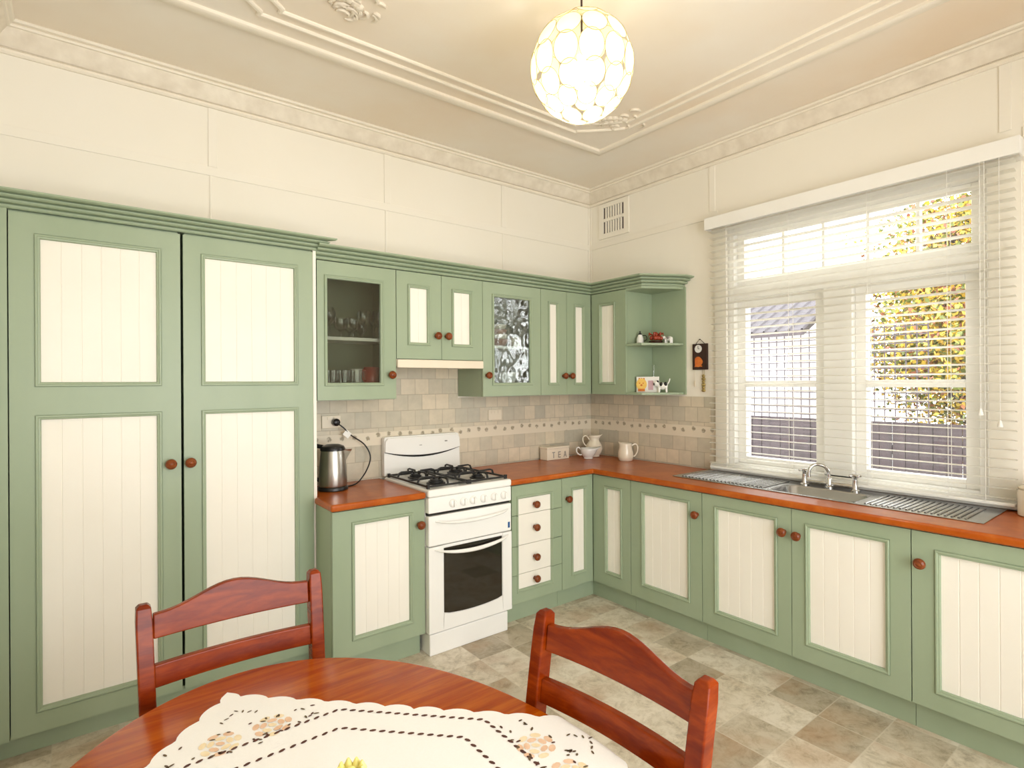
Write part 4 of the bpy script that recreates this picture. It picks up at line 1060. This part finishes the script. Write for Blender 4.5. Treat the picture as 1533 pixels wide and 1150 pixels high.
def octline(inset, cut, step=.021):
    h = H - inset; P = [(-h, -h + cut), (-h, h - cut), (-h + cut, h), (h - cut, h), (h, h - cut), (h, -h + cut), (h - cut, -h), (-h + cut, -h)]
    for i in range(8):
        a, b = Vector(P[i]), Vector(P[(i + 1) % 8]); L = (b - a).length; n = int(L / step); d = (b - a) / L
        for k in range(n):
            p = a + d * (k + .5) * L / n; spot(p.x, p.y, math.atan2(d.y, d.x) + .35, .0076, .0040, 1)
octline(.022, .270); octline(.088, .235)
rr_ = random.Random(11)
for su, sv in ((1, 1), (1, -1), (-1, 1), (-1, -1)):
    bu, bv = su * (H - .125), sv * (H - .125)          # middle of the corner motif
    tx, ty = -su * ca * sv * su, ca * sv * sv * 1      # along the cut
    tdir = Vector((-su, sv)).normalized(); ndir = Vector((su, sv)).normalized()
    for off, mi in ((-.052, 2), (.052, 3)):
        c0 = Vector((bu, bv)) + tdir * off - ndir * .012
        for ring_, npet, pw in ((.034, 7, .012), (.019, 5, .011), (0, 1, .010)):
            for k in range(npet):
                a = 2 * PI * k / npet + ring_ * 30
                p = c0 + Vector((math.cos(a), math.sin(a))) * ring_
                spot(p.x, p.y, a + PI / 2, pw, pw * .62, (mi if (k + int(ring_ * 100)) % 3 else 5 - mi), .0008 + (.031 - ring_) * .03)
    for k in range(38):
        t = rr_.uniform(-.15, .15); q = rr_.choice((-1, 1)) * rr_.uniform(.026, .052) - .012
        p = Vector((bu, bv)) + tdir * t + ndir * (q * (1 - abs(t) * 3.2) )
        spot(p.x, p.y, rr_.uniform(0, PI), rr_.uniform(.004, .007), .0026, 4 if rr_.random() < .7 else 1, .0011)
    tip = Vector((bu, bv)) + ndir * .075
    for k in range(7):
        p = tip + tdir * (k - 3) * .012 + ndir * (.02 - abs(k - 3) * .010); spot(p.x, p.y, rr_.uniform(0, PI), .006, .0022, 4, .001)
o = cl.build('tablecloth', [CLOTH, CUTWORK, EMB_P, EMB_Y, EMB_G], None, smooth=60)
tag(o, 'white scalloped tablecloth with dark cutwork lines and embroidered roses', 'tablecloth')
# vase with a yellow flower in the middle of the cloth (only its tip reaches into the photo)
fx, fy = -3.053, -2.45
fv = thing('flower_vase', 'small vase with a yellow flower on the tablecloth, cut by the frame', 'vase', (fx, fy, TZ + .0035))
MB().lathe([(.022, 0), (.026, .003), (.028, .03), (.014, .065), (.013, .075), (.017, .082)], (fx, fy, TZ + .0035), 20, cap=False).build('body', WCERAMIC, fv, smooth=60, solid=.002)
MB().tube([(fx, fy, TZ + .01), (fx, fy, .868)], .0022, 6).build('stem', STEM, fv)
mb = MB()
for k in range(9):
    a = 2 * PI * k / 9
    mb.tube([(fx, fy, .866), (fx + .010 * math.cos(a), fy + .010 * math.sin(a), .876), (fx + .020 * math.cos(a), fy + .020 * math.sin(a), .890), (fx + .018 * math.cos(a), fy + .018 * math.sin(a), .900)], [.002, .006, .007, .002], 7)
mb.ball((fx, fy, .884), (.01, .01, .014), 10, 8)
mb.build('petals', PETAL, fv, smooth=60)

# ------------------------------------------------------------------ chairs (local frame: sitter looks along +y, origin on the floor)
def chair():
    t = thing('dining_chair', 'x', 'chair', (0, 0, 0), 'dining chairs at the oval table')
    def post(sx):
        P = [(sx * .200, -.215, 0), (sx * .202, -.205, .25), (sx * .205, -.200, .44), (sx * .209, -.212, .60), (sx * .213, -.240, .78), (sx * .216, -.268, .925)]
        mb = MB(); rs = []
        for p in bez(P, 4):
            k = .0185 if p.z < .90 else .0165
            rs.append([(p.x + a * k, p.y + b * (k + .002), p.z) for a, b in ((-1, -1), (1, -1), (1, 1), (-1, 1))])
        p = Vector(rs[-1][0]); cx_ = sum(q[0] for q in rs[-1]) / 4; cy_ = sum(q[1] for q in rs[-1]) / 4
        rs.append([(cx_ + (q[0] - cx_) * .6, cy_ + (q[1] - cy_) * .6, .934) for q in rs[-1]])
        mb.rings(rs).build('back_post', CHAIRW, t, bevel=.004, seg=3)
    post(-1); post(1)
    def rail(zc0, zc1, y0, hump, curve, name, th=.020):
        n = 20; rs = []
        for i in range(n + 1):
            s_ = i / n * 2 - 1; x = s_ * .196; hh = hump * (.5 + .5 * math.cos(PI * min(1, abs(s_) * 1.05))) ** 1.1
            yy = y0 - curve * (1 - s_ * s_)
            zt_ = zc1 + hh; zb_ = zc0
            lean = .15
            rs.append([(x, yy - lean * (zb_ - zc0) - th / 2, zb_), (x, yy - lean * (zb_ - zc0) + th / 2, zb_), (x, yy - lean * (zt_ - zc0) + th / 2, zt_), (x, yy - lean * (zt_ - zc0) - th / 2, zt_)])
        MB().rings(rs).build(name, CHAIRW, t, bevel=.004, seg=3)
    rail(.845, .906, -.254, .042, .016, 'top_rail')
    rail(.728, .783, -.233, 0.0, .016, 'lower_rail')
    rs = [[(-.20, -.18, z_), (.20, -.18, z_), (.215, .20, z_), (.205, .215, z_), (-.205, .215, z_), (-.215, .20, z_)] for z_ in (.435, .455)]
    MB().rings(rs).build('seat', CHAIRW, t, bevel=.006, seg=3)
    for sx in (-1, 1):
        MB().bar([(sx * .185, .175, 0), (sx * .185, .175, .4345)], .036, .036, (0, 1, 0)).build('front_leg', CHAIRW, t, bevel=.004)
    mb = MB(); mb.box(-.166, .166, .165, .185, .385, .4345).box(-.18, .18, -.198, -.182, .385, .4345)
    for sx in (-1, 1): mb.box(sx * .176, sx * .194, -.18, .156, .385, .4345)
    mb.build('seat_frame', CHAIRW, t, bevel=.003)
    mb = MB()
    for sx in (-1, 1): mb.bar([(sx * .2, -.185, .2), (sx * .187, .157, .2)], .018, .026)
    mb.bar([(-.192, 0, .2), (.192, 0, .2)], .018, .022)
    mb.build('stretcher', CHAIRW, t, bevel=.003)
    return t
ch1 = chair()
ch1['label'] = 'red-brown wooden chair between the table and the tall pantry'
ch1.location = (-3.04819531, -1.8545, 0); ch1.rotation_euler = (0, 0, math.radians(179.439964469454))
ch2 = dup(ch1, (-2.728, -2.485, 0), 'red-brown wooden chair at the right side of the table, back to the sink')
ch2.rotation_euler = (0, 0, math.radians(93.8))

# ------------------------------------------------------------------ outside
struct(MB().box(.15, 9, -7, 5, -.55, -.5).build('ground', GROUND))
fn = thing('paling_fence', 'dark brown paling fence outside the window below the trellis', 'fence', (2.2, -1.2, -.5))
mb = MB()
y = -5.5; k = 0; r_ = random.Random(5)
while y < 2.2:
    w = .098; dx = r_.uniform(-.006, .006); mb.box(2.2 + dx, 2.218 + dx, y, y + w - .004, -.5, 1.135); y += w
mb.build('palings', FENCE, fn)
mb = MB()
for z in (-.2, .85): mb.box(2.222, 2.262, -5.5, 2.2, z, z + .08)
mb.build('rails', FENCE, fn)
tl = thing('trellis', 'square grey lattice trellis standing on top of the dark fence', 'trellis', (2.2, -.5, 1.136))
mb = MB()
ya, yb, za, zb_ = -1.75, 1.0, 1.136, 2.0
y = ya
while y <= yb + .001: mb.box(2.200, 2.206, y - .005, y + .005, za, zb_); y += .080
z = za + .035
while z <= zb_: mb.box(2.194, 2.1995, ya, yb, z - .005, z + .005); z += .072
mb.build('lattice', TRELLIS, tl)
hs = thing('neighbour_house', 'white neighbouring house with dark metal roof behind the fence', 'house', (5.0, .9, -.5))
MB().box(4.0, 5.1, .3, 4.0, -.5, 2.2).build('wall', HOUSEW, hs)
mb = MB(); P = [(3.55, 2.055), (5.2, 2.86), (5.2, 2.93), (3.55, 2.12)]
mb.prism([(x, z) for x, z in P], -.12, 4.2, 'y') 
yy = -.12
while yy < 4.2: mb.add([(3.55, yy, 2.12), (5.2, yy, 2.93), (5.2, yy + .02, 2.95), (3.55, yy + .02, 2.14), (3.55, yy + .04, 2.12), (5.2, yy + .04, 2.93)], [(0, 1, 2, 3), (3, 2, 5, 4)]); yy += .16
mb.build('roof', ROOFM, hs)
tree = thing('tree', 'autumn tree with yellow-green leaves behind the fence', 'tree', (4.3, -1.75, -.5))
tk = MB(); lf = MB(); r_ = random.Random(21)
def branch(p, d, L, r, lev):
    q = p + d * L; mid = p.lerp(q, .5) + Vector((r_.uniform(-1, 1), r_.uniform(-1, 1), 0)) * L * .06
    tk.tube([p, mid, q], [r, r * .85, r * .7], 6)
    if lev == 0:
        for k in range(115):
            c_ = q + Vector((r_.gauss(0, .24), r_.gauss(0, .24), r_.gauss(0, .22)))
            a = Vector((r_.uniform(-1, 1), r_.uniform(-1, 1), r_.uniform(-1, 1))).normalized() * .028
            if c_.y > -.35 or c_.x < 2.5: continue
            b = a.cross(Vector((r_.uniform(-1, 1), r_.uniform(-1, 1), r_.uniform(-1, 1))).normalized()) * .8
            lf.cur = r_.choice((0, 0, 0, 1, 1, 2)); lf.add([c_ - a, c_ + b, c_ + a, c_ - b], [(0, 1, 2, 3)])
        return
    for k in range(4 if lev > 1 else 3):
        dd = (d + Vector((r_.uniform(-1, 1), r_.uniform(-1, 1), r_.uniform(-.35, .7))) * .85).normalized()
        branch(q, dd, L * .66, r * .62, lev - 1)
base = Vector((4.3, -1.95, -.5))
tk.tube([base, base + Vector((.02, .03, 2.5))], [.10, .04], 8)
for k in range(9):
    a = 2 * PI * k / 6 + .3
    branch(base + Vector((.02, .03, 1.15 + .16 * k)), Vector((math.cos(a) * .8, math.sin(a) * .8, .15 + .55 * (k % 3))).normalized(), .62, .042, 3)
tk.build('trunk', BARK, tree, smooth=60)
lfo = lf.build('foliage', [LEAFY, LEAFG, LEAFO], tree); lfo['kind'] = 'stuff'

# ------------------------------------------------------------------ light
w = bpy.data.worlds.new('sky'); SC.world = w; w.use_nodes = True
nt = w.node_tree; bg = nt.nodes['Background']
tc = nt.nodes.new('ShaderNodeTexCoord'); sp_ = nt.nodes.new('ShaderNodeSeparateXYZ'); nt.links.new(tc.outputs['Generated'], sp_.inputs[0])
nt.links.new(ramp(nt, sp_.outputs[2], [(0, (1, .99, .98, 1)), (.5, (.95, .97, 1, 1))]), bg.inputs['Color'])
bg.inputs['Strength'].default_value = 7.2
def portal(name, loc, rot, sx, sy):
    l = bpy.data.lights.new(name, 'AREA'); l.shape = 'RECTANGLE'; l.size = sx; l.size_y = sy; l.cycles.is_portal = True
    o = bpy.data.objects.new(name, l); COL.objects.link(o); o.location = loc; o.rotation_euler = rot
portal('window_portal', (.16, -(W0 + W1) / 2, (WZ0 + WZ1) / 2), (0, PI / 2, 0), WZ1 - WZ0, W1 - W0)
portal('fill_window_portal', ((R0 + R1) / 2, YF - .11, 1.45), (PI / 2, 0, 0), R1 - R0, 2.3)  # sampling portal of the added rear window
pl_ = bpy.data.lights.new('bulb_light', 'POINT'); pl_.energy = 6.5; pl_.color = (1, .95, .87); pl_.shadow_soft_size = .05
o = bpy.data.objects.new('bulb_light', pl_); COL.objects.link(o); o.location = (LX, LY, LZ - .10)

# ------------------------------------------------------------------ camera
f_, yaw, roll = 832.4129, math.radians(37.7043), math.radians(.33)
fwv = Vector((math.sin(yaw), math.cos(yaw), 0)); rtv = Vector((math.cos(yaw), -math.sin(yaw), 0)); upv = Vector((0, 0, 1))
cr_ = rtv * math.cos(roll) - upv * math.sin(roll); cu_ = rtv * math.sin(roll) + upv * math.cos(roll)
cam = bpy.data.cameras.new('camera'); co = bpy.data.objects.new('camera', cam); COL.objects.link(co)
M = Matrix.Identity(4)
for i in range(3): M[i][0] = cr_[i]; M[i][1] = cu_[i]; M[i][2] = -fwv[i]
M[0][3], M[1][3], M[2][3] = -3.38270766, -3.29490378, 1.49750935
co.matrix_world = M
cam.sensor_width = 36; cam.lens = f_ / 1533 * 36; cam.shift_y = -(575 - 572.7064) / 1533; cam.clip_start = .05
SC.camera = co
SC.view_settings.view_transform = 'Standard'; SC.view_settings.look = 'None'
SC.view_settings.exposure = 0.1; SC.view_settings.gamma = 1; SC.view_settings.use_curve_mapping = False
